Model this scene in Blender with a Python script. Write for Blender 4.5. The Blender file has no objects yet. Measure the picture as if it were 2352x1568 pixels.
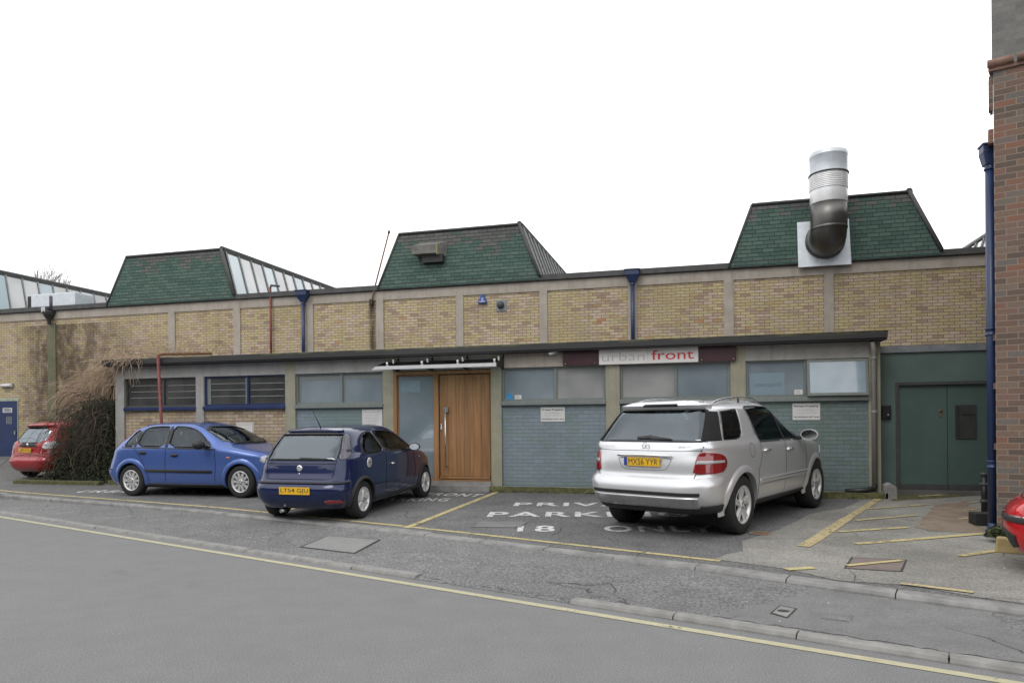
import bpy, bmesh, math, random
import numpy as np
from mathutils import Vector, Matrix
from mathutils.bvhtree import BVHTree
random.seed(7); rng = random.Random(11)
SC = bpy.context.scene
COL = SC.collection
R_ = math.radians

# ------------------------------------------------------------ camera, world, sun, exposure
FPX, CX, CY, ROLL, AL, EYE = 1590., 1176., 966.8, 0.0085, R_(14.8), 1.6
ca, sa = math.cos(AL), math.sin(AL)
rt = Vector((ca, sa, 0)); up = Vector((0, 0, 1)); fw = Vector((-sa, ca, 0))
cx_ = rt * math.cos(ROLL) - up * math.sin(ROLL)
cy_ = rt * math.sin(ROLL) + up * math.cos(ROLL)
cd = bpy.data.cameras.new('camera'); cam = bpy.data.objects.new('camera', cd); COL.objects.link(cam)
M = Matrix.Identity(4)
for i in range(3):
    M[i][0] = cx_[i]; M[i][1] = cy_[i]; M[i][2] = -fw[i]
M[0][3], M[1][3], M[2][3] = 0, 0, EYE
cam.matrix_world = M
cd.sensor_width = 36; cd.lens = FPX / 2352 * 36; cd.shift_y = (CY - 784) / 2352
cd.clip_start = .1; cd.clip_end = 2000
SC.camera = cam

W = bpy.data.worlds.new('World'); SC.world = W; W.use_nodes = True
wn = W.node_tree; wn.nodes.clear()
SUN_EL, SUN_AZ = R_(48), R_(200)       # azimuth measured from +Y clockwise
sky = wn.nodes.new('ShaderNodeTexSky'); sky.sky_type = 'NISHITA'; sky.sun_disc = False
sky.sun_elevation = SUN_EL; sky.sun_rotation = SUN_AZ
sky.air_density = 1.0; sky.dust_density = 4.0; sky.ozone_density = 1.0
tc = wn.nodes.new('ShaderNodeTexCoord')
hs = wn.nodes.new('ShaderNodeHueSaturation'); hs.inputs['Saturation'].default_value = .12
wn.links.new(sky.outputs[0], hs.inputs['Color'])
# a closed cloud deck: a nearly even pale grey layer over the clear sky, with soft thicker patches
nz = wn.nodes.new('ShaderNodeTexNoise'); nz.inputs['Scale'].default_value = 1.6; nz.inputs['Detail'].default_value = 4
wn.links.new(tc.outputs['Generated'], nz.inputs['Vector'])
cr = wn.nodes.new('ShaderNodeValToRGB')
cr.color_ramp.elements[0].position = .36; cr.color_ramp.elements[0].color = (6.9, 7.0, 7.1, 1)
cr.color_ramp.elements[1].position = .56; cr.color_ramp.elements[1].color = (12.5, 12.6, 12.8, 1)
wn.links.new(nz.outputs['Fac'], cr.inputs['Fac'])
mx = wn.nodes.new('ShaderNodeMixRGB'); mx.inputs['Fac'].default_value = .93
wn.links.new(hs.outputs[0], mx.inputs['Color1']); wn.links.new(cr.outputs[0], mx.inputs['Color2'])
bg = wn.nodes.new('ShaderNodeBackground'); bg.inputs['Strength'].default_value = .10
wo = wn.nodes.new('ShaderNodeOutputWorld')
wn.links.new(mx.outputs[0], bg.inputs['Color']); wn.links.new(bg.outputs[0], wo.inputs['Surface'])

sl = bpy.data.lights.new('sun', 'SUN'); sun = bpy.data.objects.new('sun', sl); COL.objects.link(sun)
sl.energy = .6; sl.angle = R_(25); sl.color = (1, .97, .93)
sdir = Vector((math.sin(SUN_AZ) * math.cos(SUN_EL), math.cos(SUN_AZ) * math.cos(SUN_EL), math.sin(SUN_EL)))
sun.rotation_euler = sdir.to_track_quat('Z', 'Y').to_euler()
SC.view_settings.view_transform = 'Standard'; SC.view_settings.look = 'None'
SC.view_settings.exposure = 0.60; SC.view_settings.gamma = 1
SC.view_settings.use_curve_mapping = False
SC.cycles.max_bounces = 8; SC.cycles.transparent_max_bounces = 16
SC.cycles.use_denoising = True

# ------------------------------------------------------------ placing helpers
def ray(x, y):
    dx, dy = x - CX, y - CY
    u = dx * math.cos(ROLL) - dy * math.sin(ROLL); v = dx * math.sin(ROLL) + dy * math.cos(ROLL)
    xc, upv = u / FPX, -v / FPX
    return (xc * ca - sa, xc * sa + ca, upv)
def atY(x, y, Y):
    r = ray(x, y); t = Y / r[1]; return (r[0] * t, EYE + r[2] * t)
def sstep(a, b, x):
    t = min(1, max(0, (x - a) / (b - a))); return t * t * (3 - 2 * t)
def G(X, Y):
    z = .09 + .022 * max(0, Y - 9.3)
    z += .055 * max(0, Y - 13.2) * (.2 + .8 * sstep(-13, -16, X) + .75 * sstep(2.8, 4.2, X))
    return z
def atG(x, y, g=None):
    r = ray(x, y); z = .1
    if g is not None: z = g
    for i in range(60):
        t = (z - EYE) / r[2]
        if g is None: z = .5 * z + .5 * G(r[0] * t, r[1] * t)
    return (r[0] * t, r[1] * t, z)
SA = R_(-33.6) + AL
def st(s, t):                       # road coordinates -> world XY
    return (s * math.cos(SA) - t * math.sin(SA), s * math.sin(SA) + t * math.cos(SA))
def ts(X, Y):
    return (X * math.cos(SA) + Y * math.sin(SA), -X * math.sin(SA) + Y * math.cos(SA))

# ------------------------------------------------------------ node material helper
class NM:
    def __init__(s, name):
        s.m = bpy.data.materials.new(name); s.m.use_nodes = True
        s.t = s.m.node_tree; s.t.nodes.clear()
        s.out = s.t.nodes.new('ShaderNodeOutputMaterial')
        s.p = s.t.nodes.new('ShaderNodeBsdfPrincipled')
        s.t.links.new(s.p.outputs[0], s.out.inputs[0])
    def n(s, typ, ins=None, **kw):
        nd = s.t.nodes.new(typ)
        for k, v in kw.items(): setattr(nd, k, v)
        for k, v in (ins or {}).items(): s.put(nd.inputs[k], v)
        return nd
    def put(s, sock, v):
        if isinstance(v, bpy.types.NodeSocket): s.t.links.new(v, sock)
        elif isinstance(v, bpy.types.Node): s.t.links.new(v.outputs[0], sock)
        else:
            if sock.type == 'RGBA' and len(v) == 3: v = (*v, 1)
            sock.default_value = v
    def math(s, op, a, b=None, c=None):
        ins = {0: a}
        if b is not None: ins[1] = b
        if c is not None: ins[2] = c
        return s.n('ShaderNodeMath', ins, operation=op).outputs[0]
    def obj(s): return s.n('ShaderNodeTexCoord').outputs['Object']
    def noise(s, vec, scale, detail=4, rough=.6):
        return s.n('ShaderNodeTexNoise', {'Vector': vec, 'Scale': scale, 'Detail': detail, 'Roughness': rough}).outputs['Fac']
    def ramp(s, fac, stops, interp='LINEAR'):
        r = s.n('ShaderNodeValToRGB', {'Fac': fac}); e = r.color_ramp; e.interpolation = interp
        while len(e.elements) > 1: e.elements.remove(e.elements[-1])
        for i, (p, c) in enumerate(stops):
            el = e.elements[0] if i == 0 else e.elements.new(p)
            el.position = p; el.color = (*c, 1) if not isinstance(c, (int, float)) else (c, c, c, 1)
        return r.outputs[0]
    def mix(s, f, a, b, mode='MIX'):
        return s.n('ShaderNodeMixRGB', {'Fac': f, 'Color1': a, 'Color2': b}, blend_type=mode).outputs[0]
    def scalevec(s, vec, sc, rot=(0, 0, 0)):
        return s.n('ShaderNodeMapping', {'Vector': vec, 'Scale': sc, 'Rotation': rot}).outputs[0]
    def bump(s, h, strength=.3, dist=.01):
        b = s.n('ShaderNodeBump', {'Height': h, 'Strength': strength, 'Distance': dist}); s.put(s.p.inputs['Normal'], b); return b
    def set(s, **kw):
        names = dict(col='Base Color', rough='Roughness', metal='Metallic', spec='Specular IOR Level', coat='Coat Weight', coatr='Coat Roughness', alpha='Alpha', emit='Emission Color', estr='Emission Strength', trans='Transmission Weight')
        for k, v in kw.items(): s.put(s.p.inputs[names[k]], v)
        return s.m

def simple(name, col, rough=.6, metal=0., var=.15, scale=8., coat=0., bump=0., spec=.5):
    m = NM(name); o = m.obj()
    n = m.noise(o, scale, 5)
    lo = tuple(c * (1 - var) for c in col); hi = tuple(min(1, c * (1 + var)) for c in col)
    m.set(col=m.ramp(n, [(.3, lo), (.7, hi)]), metal=metal, coat=coat, spec=spec, coatr=.04,
          rough=m.math('ADD', rough - .05, m.math('MULTIPLY', n, .1)))
    if bump: m.bump(m.noise(o, scale * 6, 4), bump, .005)
    return m.m

def brickmat(name, w, h, stops, mortar, mw=.012, rot=0., patch=None, rough=.85, bumps=.5, dirt=.25, seed=0., swap=False, bond=.5):
    """rows of blocks h high and w long, each with its own tone from the stops"""
    m = NM(name); o = m.obj()
    if rot: o = m.n('ShaderNodeVectorRotate', {'Vector': o, 'Angle': rot}, rotation_type='Z_AXIS').outputs[0]
    sp = m.n('ShaderNodeSeparateXYZ', {0: o})
    x, z = sp.outputs[1 if swap else 0], sp.outputs[2]
    zz = m.math('DIVIDE', z, h); row = m.math('FLOOR', zz)
    xx = m.math('ADD', m.math('DIVIDE', x, w), m.math('MULTIPLY', m.math('MODULO', m.math('ABSOLUTE', row), 2.), bond))
    bi = m.math('FLOOR', xx)
    fx = m.math('FRACT', xx); fz = m.math('FRACT', zz)
    cell = m.n('ShaderNodeCombineXYZ', {0: bi, 1: row, 2: seed}).outputs[0]
    wnn = m.n('ShaderNodeTexWhiteNoise', {0: cell}, noise_dimensions='3D')
    tone = m.ramp(wnn.outputs[0], stops)
    mx_ = m.math('MAXIMUM', m.math('LESS_THAN', fx, mw / w), m.math('LESS_THAN', fz, mw / h))
    if patch:
        pn = m.noise(m.scalevec(o, (.55, .55, .9)), 1.3, 4, .65)
        pn2 = m.math('ADD', pn, m.math('MULTIPLY', m.math('SUBTRACT', wnn.outputs[0], .5), .22))
        tone = m.mix(m.ramp(pn2, [(.46, 0.), (.58, 1.)]), tone, m.mix(.75, tone, patch))
    dn = m.noise(o, .8, 6, .65)
    tone = m.mix(m.math('MULTIPLY', m.ramp(dn, [(.45, 0.), (.75, 1.)]), dirt), tone, (.09, .075, .055))
    sk = m.noise(m.scalevec(o, (5, 5, .3)), 1., 5, .7)
    tone = m.mix(m.math('MULTIPLY', m.ramp(sk, [(.52, 0.), (.72, 1.)]), dirt), tone, (.12, .10, .075))
    fine = m.noise(o, 45, 3)
    tone = m.mix(.28, tone, m.ramp(fine, [(.3, .25), (.7, .8)]), 'OVERLAY')
    col = m.mix(mx_, tone, mortar)
    m.set(col=col, rough=rough)
    m.bump(m.math('ADD', m.math('SUBTRACT', 1., mx_), m.math('MULTIPLY', fine, .4)), bumps, .008)
    return m.m

# ------------------------------------------------------------ mesh helper
class MB:
    def __init__(s): s.v = []; s.f = []; s.mi = []; s.sm = []
    def add(s, vs, fs, mi=0, sm=False):
        b = len(s.v); s.v += [tuple(v) for v in vs]
        for f in fs: s.f.append([i + b for i in f]); s.mi.append(mi); s.sm.append(sm)
        return s
    def box(s, x0, x1, y0, y1, z0, z1, mi=0, mat=None):
        vs = [Vector((x, y, z)) for z in (z0, z1) for y in (y0, y1) for x in (x0, x1)]
        if mat is not None: vs = [mat @ v for v in vs]
        return s.add(vs, [(0, 2, 3, 1), (4, 5, 7, 6), (0, 1, 5, 4), (2, 6, 7, 3), (0, 4, 6, 2), (1, 3, 7, 5)], mi)
    def prism(s, pts, a, b, axis='Y', mi=0):
        n = len(pts)
        def mk(p, q):
            if axis == 'Y': return (p[0], q, p[1])
            if axis == 'X': return (q, p[0], p[1])
            return (p[0], p[1], q)
        vs = [mk(p, a) for p in pts] + [mk(p, b) for p in pts]
        fs = [list(range(n))[::-1], [i + n for i in range(n)]] + [(i, (i + 1) % n, (i + 1) % n + n, i + n) for i in range(n)]
        return s.add(vs, fs, mi)
    def tube(s, pts, r, n=8, mi=0, caps=True, sm=True):
        pts = [Vector(p) for p in pts]; rs = r if isinstance(r, (list, tuple)) else [r] * len(pts)
        vs = []; prev = None
        for i, p in enumerate(pts):
            d = (pts[min(i + 1, len(pts) - 1)] - pts[max(i - 1, 0)])
            if d.length < 1e-9: d = Vector((0, 0, 1))
            d.normalize()
            if prev is None:
                a = Vector((0, 0, 1)) if abs(d.z) < .9 else Vector((1, 0, 0))
                u = d.cross(a).normalized()
            else:
                u = (prev - d * prev.dot(d)).normalized()
            prev = u; w = d.cross(u)
            for k in range(n):
                an = 2 * math.pi * k / n
                vs.append(p + (u * math.cos(an) + w * math.sin(an)) * rs[i])
        fs = []
        for i in range(len(pts) - 1):
            for k in range(n):
                k2 = (k + 1) % n
                fs.append((i * n + k, i * n + k2, (i + 1) * n + k2, (i + 1) * n + k))
        s.add(vs, fs, mi, sm)
        if caps:
            b = len(s.v) - len(vs)
            s.f.append([b + k for k in range(n)][::-1]); s.mi.append(mi); s.sm.append(False)
            s.f.append([b + (len(pts) - 1) * n + k for k in range(n)]); s.mi.append(mi); s.sm.append(False)
        return s
    def lathe(s, prof, c=(0, 0, 0), axis='Z', n=24, mi=0, sm=True, closed=False):
        vs = []; m = len(prof)
        for k in range(n):
            an = 2 * math.pi * k / n; c1, s1 = math.cos(an), math.sin(an)
            for (r, h) in prof:
                if axis == 'Z': p = (r * c1, r * s1, h)
                elif axis == 'Y': p = (r * c1, h, r * s1)
                else: p = (h, r * c1, r * s1)
                vs.append((p[0] + c[0], p[1] + c[1], p[2] + c[2]))
        fs = []
        for k in range(n):
            k2 = (k + 1) % n
            for j in range(m if closed else m - 1):
                j2 = (j + 1) % m
                fs.append((k * m + j, k2 * m + j, k2 * m + j2, k * m + j2))
        return s.add(vs, fs, mi, sm)
    def xf(s, mat):
        s.v = [tuple(mat @ Vector(v)) for v in s.v]; return s
    def build(s, name, mats, parent=None, bevel=0., smooth=False, fixn=True):
        me = bpy.data.meshes.new(name); me.from_pydata(s.v, [], s.f); me.update()
        if not isinstance(mats, (list, tuple)): mats = [mats]
        for m in mats: me.materials.append(m)
        me.polygons.foreach_set('material_index', s.mi)
        me.polygons.foreach_set('use_smooth', [bool(a or smooth) for a in s.sm])
        if fixn and len(s.f) < 60000:
            bm = bmesh.new(); bm.from_mesh(me); bmesh.ops.recalc_face_normals(bm, faces=bm.faces); bm.to_mesh(me); bm.free()
        o = bpy.data.objects.new(name, me); COL.objects.link(o)
        if parent is not None: o.parent = parent
        if bevel:
            b = o.modifiers.new('bevel', 'BEVEL'); b.width = bevel; b.segments = 2; b.limit_method = 'ANGLE'
        return o

def tag(o, label=None, cat=None, group=None, kind=None):
    if label: o['label'] = label
    if cat: o['category'] = cat
    if group: o['group'] = group
    if kind: o['kind'] = kind
    return o
def empty(name, loc=(0, 0, 0), rz=0, label=None, cat=None, group=None):
    o = bpy.data.objects.new(name, None); COL.objects.link(o); o.location = loc; o.rotation_euler = (0, 0, rz)
    o.empty_display_size = .2
    return tag(o, label, cat, group)
def part_of(o, root):
    """child keeps world coordinates used while modelling"""
    o.parent = root; o.matrix_parent_inverse = Matrix.LocRotScale(root.location, root.rotation_euler, root.scale).inverted()
    return o
def text_mesh(body, size=1., weight=0., space=1., ext=0., wscale=1., res=3, align='LEFT', shear=0.):
    """returns (verts, faces) of flat lettering in its own x-y plane"""
    c = bpy.data.curves.new('t', 'FONT'); c.body = body; c.size = size; c.offset = weight; c.resolution_u = res
    c.space_character = space; c.align_x = align; c.extrude = ext; c.shear = shear
    o = bpy.data.objects.new('t', c); COL.objects.link(o)
    bpy.context.view_layer.update()
    me = o.evaluated_get(bpy.context.evaluated_depsgraph_get()).to_mesh()
    vs = [(v.co.x * wscale, v.co.y, v.co.z) for v in me.vertices]; fs = [list(p.vertices) for p in me.polygons]
    o.to_mesh_clear(); bpy.data.objects.remove(o); bpy.data.curves.remove(c)
    return vs, fs
def text_obj(name, body, width, height, origin, ux, uy, matl, parent=None, n_off=.0, weight=0., space=1., fit=True, mb=None):
    """lettering fitted into width x height, origin lower left, along ux (right) and uy (up)"""
    vs, fs = text_mesh(body, 1., weight, space)
    xs = [v[0] for v in vs]; ys = [v[1] for v in vs]
    x0, x1, y0, y1 = min(xs), max(xs), min(ys), max(ys)
    ux = Vector(ux); uy = Vector(uy); nn = ux.normalized().cross(uy.normalized())
    o = Vector(origin)
    out = []
    for v in vs:
        a = (v[0] - x0) / (x1 - x0) * width; b = (v[1] - y0) / (y1 - y0) * height
        out.append(o + ux * a + uy * b + nn * n_off)
    m = mb or MB(); m.add(out, fs)
    if mb is not None: return mb
    return m.build(name, matl, parent, fixn=False)
# ------------------------------------------------------------ materials
def asphalt(name, base, spots=.5, patch=.25, gr=70., crack=True, mids=.35):
    m = NM(name); o = m.obj()
    big = m.noise(o, .35, 5, .6); mid = m.noise(o, 3., 5, .6); fine = m.noise(o, gr, 3, .7)
    vor = m.n('ShaderNodeTexVoronoi', {'Vector': o, 'Scale': gr * 1.3}).outputs['Distance']
    b = base
    c = m.ramp(big, [(.3, tuple(x * (1 - patch) for x in b)), (.7, tuple(x * (1 + patch * .6) for x in b))])
    c = m.mix(mids, c, m.ramp(mid, [(.3, .32), (.7, .68)]), 'OVERLAY')
    c = m.mix(spots, c, m.ramp(fine, [(.32, .12), (.68, .88)]), 'OVERLAY')
    st_ = m.noise(o, 1.1, 6, .7)
    c = m.mix(m.math('MULTIPLY', m.ramp(st_, [(.60, 0.), (.68, 1.)]), .3), c, tuple(x * .55 for x in b))
    c = m.mix(m.math('MULTIPLY', m.ramp(m.noise(o, 26, 1), [(.78, 0.), (.80, 1.)]), .5), c, (.55, .55, .53))
    if crack:
        wv = m.n('ShaderNodeMixRGB', {'Fac': .22, 'Color1': o, 'Color2': m.n('ShaderNodeTexNoise', {'Vector': o, 'Scale': 2.5, 'Detail': 4.}).outputs['Color']}, blend_type='ADD').outputs[0]
        ed = m.n('ShaderNodeTexVoronoi', {'Vector': wv, 'Scale': .55}, feature='DISTANCE_TO_EDGE').outputs['Distance']
        ck = m.math('MULTIPLY', m.math('LESS_THAN', ed, .0035), m.ramp(m.noise(o, .6, 3), [(.5, 0.), (.56, 1.)]))
        c = m.mix(m.math('MULTIPLY', ck, .75), c, (.035, .035, .035))
        oil = m.ramp(m.noise(o, .9, 2), [(.68, 0.), (.76, 1.)]); c = m.mix(m.math('MULTIPLY', oil, .35), c, (.06, .06, .06))
    m.set(col=c, rough=.9, spec=.25)
    m.bump(m.math('ADD', m.math('MULTIPLY', fine, .6), m.math('MULTIPLY', vor, .4)), .55 * spots + .1, .012)
    return m.m
M_road = asphalt('road_tarmac', (.185, .185, .185), .42, .03, 85, crack=False, mids=.14)
M_foot = asphalt('footway_tarmac', (.168, .168, .167), .75, .2, 38)
M_foot_smooth = asphalt('footway_patch_tarmac', (.175, .175, .173), .3, .1, 60)
M_park = asphalt('parking_tarmac', (.142, .142, .141), .8, .3, 42)
M_conc_ground = asphalt('worn_concrete_ground', (.25, .242, .22), .5, .4, 40)
M_kerb = simple('kerb_concrete', (.225, .22, .21), .9, var=.25, scale=6, bump=.3)
M_kerb_back = simple('edging_concrete', (.215, .212, .205), .9, var=.3, scale=5, bump=.3)
M_rust_ground = simple('brown_stained_concrete', (.22, .17, .13), .85, var=.25, scale=4, bump=.3)
M_moss = simple('moss', (.085, .085, .035), .95, var=.5, scale=12, bump=.8)
def paint(name, col, wear=.5, thr=.5):
    m = NM(name); o = m.obj()
    n1 = m.noise(o, 14, 5, .75); n2 = m.noise(o, 1.6, 3)
    f = m.math('ADD', m.math('MULTIPLY', n1, .7), m.math('MULTIPLY', n2, .3))
    al = m.ramp(f, [(thr - wear * .12, 0.), (thr - wear * .12 + .07, 1.)])
    m.set(col=m.mix(.3, col, m.ramp(n1, [(.3, .3), (.7, .75)]), 'OVERLAY'), rough=.75, alpha=al)
    return m.m
M_yel = paint('yellow_line_paint', (.45, .375, .185), .7, .475)
M_yel_faint = paint('faded_yellow_paint', (.42, .345, .19), .7, .49)
M_white_paint = paint('white_lettering_paint', (.52, .52, .51), .7, .47)
M_pale_line = paint('pale_road_line_paint', (.40, .375, .25), .5, .40)
OCH = [(0, (.29, .21, .15)), (.18, (.40, .31, .235)), (.42, (.48, .385, .305)), (.62, (.44, .36, .21)), (.80, (.50, .42, .25)), (.95, (.35, .27, .16)), (.985, (.42, .20, .10)), (1, (.35, .19, .10))]
M_brick = brickmat('yellow_stock_brick', .225, .075, OCH, (.125, .092, .062), .011, patch=(.41, .345, .185), dirt=.30)
M_brick_low = brickmat('yellow_stock_brick_lower', .225, .075, [(p, tuple(c * .88 for c in q)) for p, q in OCH], (.12, .09, .065), .010, patch=(.33, .26, .17), dirt=.4, seed=3.)
M_paintbrick = brickmat('painted_brick_greyblue', .225, .075, [(0, (.165, .205, .235)), (.5, (.18, .222, .252)), (1, (.195, .24, .268))], (.14, .175, .195), .007, patch=(.135, .19, .175), bumps=.8, dirt=.2)
M_paintbrick_g = brickmat('painted_brick_green', .225, .075, [(0, (.115, .162, .150)), (.5, (.13, .18, .166)), (1, (.142, .192, .178))], (.085, .122, .11), .007, patch=(.14, .18, .195), bumps=.8, dirt=.2)
RED = [(0, (.09, .068, .055)), (.25, (.125, .085, .065)), (.45, (.165, .098, .070)), (.62, (.155, .12, .09)), (.78, (.118, .108, .10)), (.93, (.195, .088, .056)), (1, (.15, .115, .085))]
M_redbrick = brickmat('red_brown_brick', .225, .075, RED, (.23, .185, .145), .010, dirt=.35, bumps=.7)
M_greybrick = brickmat('dark_grey_brick', .225, .075, [(0, (.11, .11, .105)), (.5, (.15, .148, .14)), (1, (.19, .185, .175))], (.15, .145, .14), .010, dirt=.2)
def shingle():
    m = NM('green_felt_shingle'); o = m.obj()
    h, w = .1, .26
    sp = m.n('ShaderNodeSeparateXYZ', {0: o}); x, z = sp.outputs[0], sp.outputs[2]
    zz = m.math('DIVIDE', z, h); row = m.math('FLOOR', zz)
    jit = m.n('ShaderNodeTexWhiteNoise', {'W': row}, noise_dimensions='1D').outputs[0]
    xx = m.math('ADD', m.math('DIVIDE', x, w), m.math('ADD', m.math('MULTIPLY', m.math('MODULO', m.math('ABSOLUTE', row), 2.), .5), m.math('MULTIPLY', jit, .25)))
    bi = m.math('FLOOR', xx); fx = m.math('FRACT', xx); fz = m.math('FRACT', zz)
    wnn = m.n('ShaderNodeTexWhiteNoise', {0: m.n('ShaderNodeCombineXYZ', {0: bi, 1: row})}, noise_dimensions='3D').outputs[0]
    g = m.ramp(wnn, [(0, (.058, .098, .082)), (.5, (.073, .118, .100)), (1, (.092, .138, .118))])
    gy = m.ramp(wnn, [(0, (.085, .088, .085)), (1, (.125, .122, .118))])
    f = m.math('ADD', m.noise(m.scalevec(o, (.6, .6, 1.)), 1.5, 4, .6), m.math('MULTIPLY', m.math('SUBTRACT', z, 6.50), .36))
    f = m.math('ADD', f, m.math('MULTIPLY', m.math('SUBTRACT', wnn, .5), .16))
    c = m.mix(m.ramp(f, [(.535, 0.), (.575, 1.)]), g, gy)
    gap = m.math('MAXIMUM', m.math('LESS_THAN', fx, .035), m.math('LESS_THAN', fz, .14))
    c = m.mix(gap, c, (.014, .022, .019))
    c = m.mix(.3, c, m.ramp(m.noise(o, 40, 3), [(.3, .3), (.7, .7)]), 'OVERLAY')
    m.set(col=c, rough=.9, spec=.2); m.bump(m.math('ADD', fz, m.math('SUBTRACT', 1., gap)), .5, .01)
    return m.m
M_shingle = shingle()
def concrete(name, a, b, sc=2.5, streak=True):
    m = NM(name); o = m.obj()
    n = m.noise(o, sc, 6, .65); c = m.ramp(n, [(.3, a), (.7, b)])
    if streak:
        s_ = m.noise(m.scalevec(o, (7, 7, .35)), 1., 5, .7)
        c = m.mix(m.math('MULTIPLY', m.ramp(s_, [(.5, 0.), (.75, 1.)]), .35), c, (.12, .105, .08))
    c = m.mix(.3, c, m.ramp(m.noise(o, 60, 3), [(.3, .3), (.7, .7)]), 'OVERLAY')
    m.set(col=c, rough=.88); m.bump(m.noise(o, 30, 4), .25, .006)
    return m.m
M_conc = concrete('weathered_concrete', (.30, .265, .225), (.40, .36, .315))
M_conc_beam = concrete('grey_painted_beam', (.255, .25, .235), (.33, .325, .31))
M_conc_olive = concrete('olive_painted_pier', (.235, .225, .17), (.30, .285, .215))
M_conc_green = concrete('algae_stained_concrete', (.09, .105, .06), (.17, .15, .10))
M_felt = simple('dark_roof_felt', (.075, .075, .075), .9, var=.25, scale=5, bump=.3)
M_felt_roof = simple('flat_roof_felt', (.10, .10, .095), .9, var=.25, scale=2)
M_black = simple('black_painted_timber', (.022, .022, .022), .6, var=.3, scale=6)
def gutter_mat():
    m = NM('mossy_black_gutter'); o = m.obj()
    n = m.noise(m.scalevec(o, (1., 1., 2.)), 2.2, 6, .7)
    z = m.n('ShaderNodeSeparateXYZ', {0: o}).outputs[2]
    f = m.math('MULTIPLY', m.ramp(n, [(.45, 0.), (.6, 1.)]), m.ramp(m.math('SUBTRACT', z, 3.0), [(.07, 0.), (.12, 1.)]))
    m.set(col=m.mix(f, (.026, .026, .026), (.10, .105, .045)), rough=.65); m.bump(n, .3)
    return m.m
M_gutter = gutter_mat()
M_bluegloss = simple('dark_blue_gloss_paint', (.010, .024, .085), .4, var=.2, scale=3, coat=.1)
M_bluepipe = simple('blue_cast_iron_paint', (.012, .028, .088), .45, var=.25, scale=4, coat=.15)
M_redpipe = simple('red_oxide_pipe', (.16, .035, .03), .6, var=.35, scale=9)
M_rust = simple('rusty_steel', (.16, .085, .045), .8, var=.4, scale=14)
M_greyplastic = simple('grey_plastic_pipe', (.20, .195, .185), .5, var=.15, scale=3)
M_blackplastic = simple('black_plastic', (.015, .015, .016), .45, var=.2)
M_steel = simple('brushed_steel', (.55, .55, .56), .28, 1., var=.1)
M_alu = simple('pale_aluminium', (.76, .76, .77), .40, .35, var=.06)
M_galv = simple('galvanised_duct', (.60, .64, .68), .45, .35, var=.12, scale=5)
M_polish = simple('polished_duct', (.15, .147, .14), .42, 1., var=.1, scale=3)
M_whiteboard = simple('white_sign_board', (.62, .60, .585), .55, var=.06, scale=4)
M_signgrey = simple('pale_grey_sign', (.50, .50, .49), .55, var=.08, scale=4)
M_maroon = simple('maroon_sign_board', (.045, .014, .020), .35, var=.2, scale=3)
M_ink = simple('black_print', (.03, .03, .03), .6, var=.1)
M_inkgrey = simple('grey_print', (.28, .28, .28), .6, var=.1)
M_inkgrey2 = simple('light_grey_print', (.36, .37, .38), .5, var=.05)
M_inkred = simple('red_print', (.50, .035, .03), .45, var=.08)
M_green_wall = simple('dark_green_painted_wall', (.088, .134, .122), .6, var=.14, scale=1.6, bump=.05)
M_green_door = simple('dark_green_painted_door', (.068, .112, .100), .5, var=.12, scale=1.3, bump=.05)
M_darkframe = simple('dark_grey_frame', (.055, .06, .058), .6, var=.15)
M_frame_grey = simple('grey_green_frame', (.155, .175, .165), .5, var=.1)
M_flash = simple('lead_flashing', (.20, .22, .24), .5, .2, var=.2, scale=4)
def oak():
    m = NM('oak_boards'); o = m.obj()
    g = m.noise(m.scalevec(o, (22, 22, .8)), 1.5, 6, .6)
    sp = m.n('ShaderNodeSeparateXYZ', {0: o}).outputs[0]
    b = m.n('ShaderNodeTexWhiteNoise', {'W': m.math('FLOOR', m.math('MULTIPLY', sp, 5.6))}, noise_dimensions='1D').outputs[0]
    c = m.ramp(g, [(.25, (.165, .078, .030)), (.5, (.250, .128, .052)), (.75, (.33, .180, .080))])
    c = m.mix(.35, c, m.ramp(b, [(0, (.3, .3, .3)), (1, (.7, .68, .62))]), 'OVERLAY')
    m.set(col=c, rough=.5, coat=.08); m.bump(g, .1, .003); return m.m
M_oak = oak()
def frosted(name, a, b, rough=.16, sc=1.4):
    m = NM(name); o = m.obj()
    n = m.noise(o, sc, 3, .5)
    m.set(col=m.ramp(n, [(.35, a), (.65, b)]), rough=rough, coat=1., coatr=.03, spec=.6); return m.m
M_pane_blue = frosted('frosted_blue_pane', (.14, .178, .205), (.225, .268, .295), .12, .8)  # blue and grey panes carry painted reflection patches in their colour
M_pane_grey = frosted('filmed_grey_pane', (.17, .18, .185), (.31, .31, .305), .12, .8)
M_pane_pale = frosted('pale_open_pane', (.17, .23, .28), (.32, .40, .45), .08, .9)
M_pane_dark = frosted('dark_office_pane', (.030, .032, .032), (.07, .07, .068), .08)
M_blind = simple('pale_blind_rail', (.22, .22, .21), .6)
M_rooflight = frosted('rooflight_glass', (.27, .28, .28), (.46, .47, .47), .2, .5)
M_rooflight_blue = frosted('rooflight_glass_blue', (.26, .34, .38), (.40, .47, .50), .12, .4)
M_bar = simple('grey_glazing_bar', (.20, .20, .195), .5, var=.2)
def clear_glass(name, tint=(.75, .85, .82), refl=1.):
    m = NM(name); nt = m.t
    tr = m.n('ShaderNodeBsdfTransparent', {0: tint}); gl = m.n('ShaderNodeBsdfGlossy', {0: (1, 1, 1), 'Roughness': .01})
    fr = m.n('ShaderNodeFresnel', {0: 1.55}); f = m.math('ADD', m.math('MULTIPLY', fr, refl), .03)
    mxs = m.n('ShaderNodeMixShader', {0: f, 1: tr, 2: gl})
    nt.links.new(mxs.outputs[0], m.out.inputs[0]); nt.nodes.remove(m.p); return m.m
M_canopyglass = clear_glass('canopy_glass', (.7, .8, .78))

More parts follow.
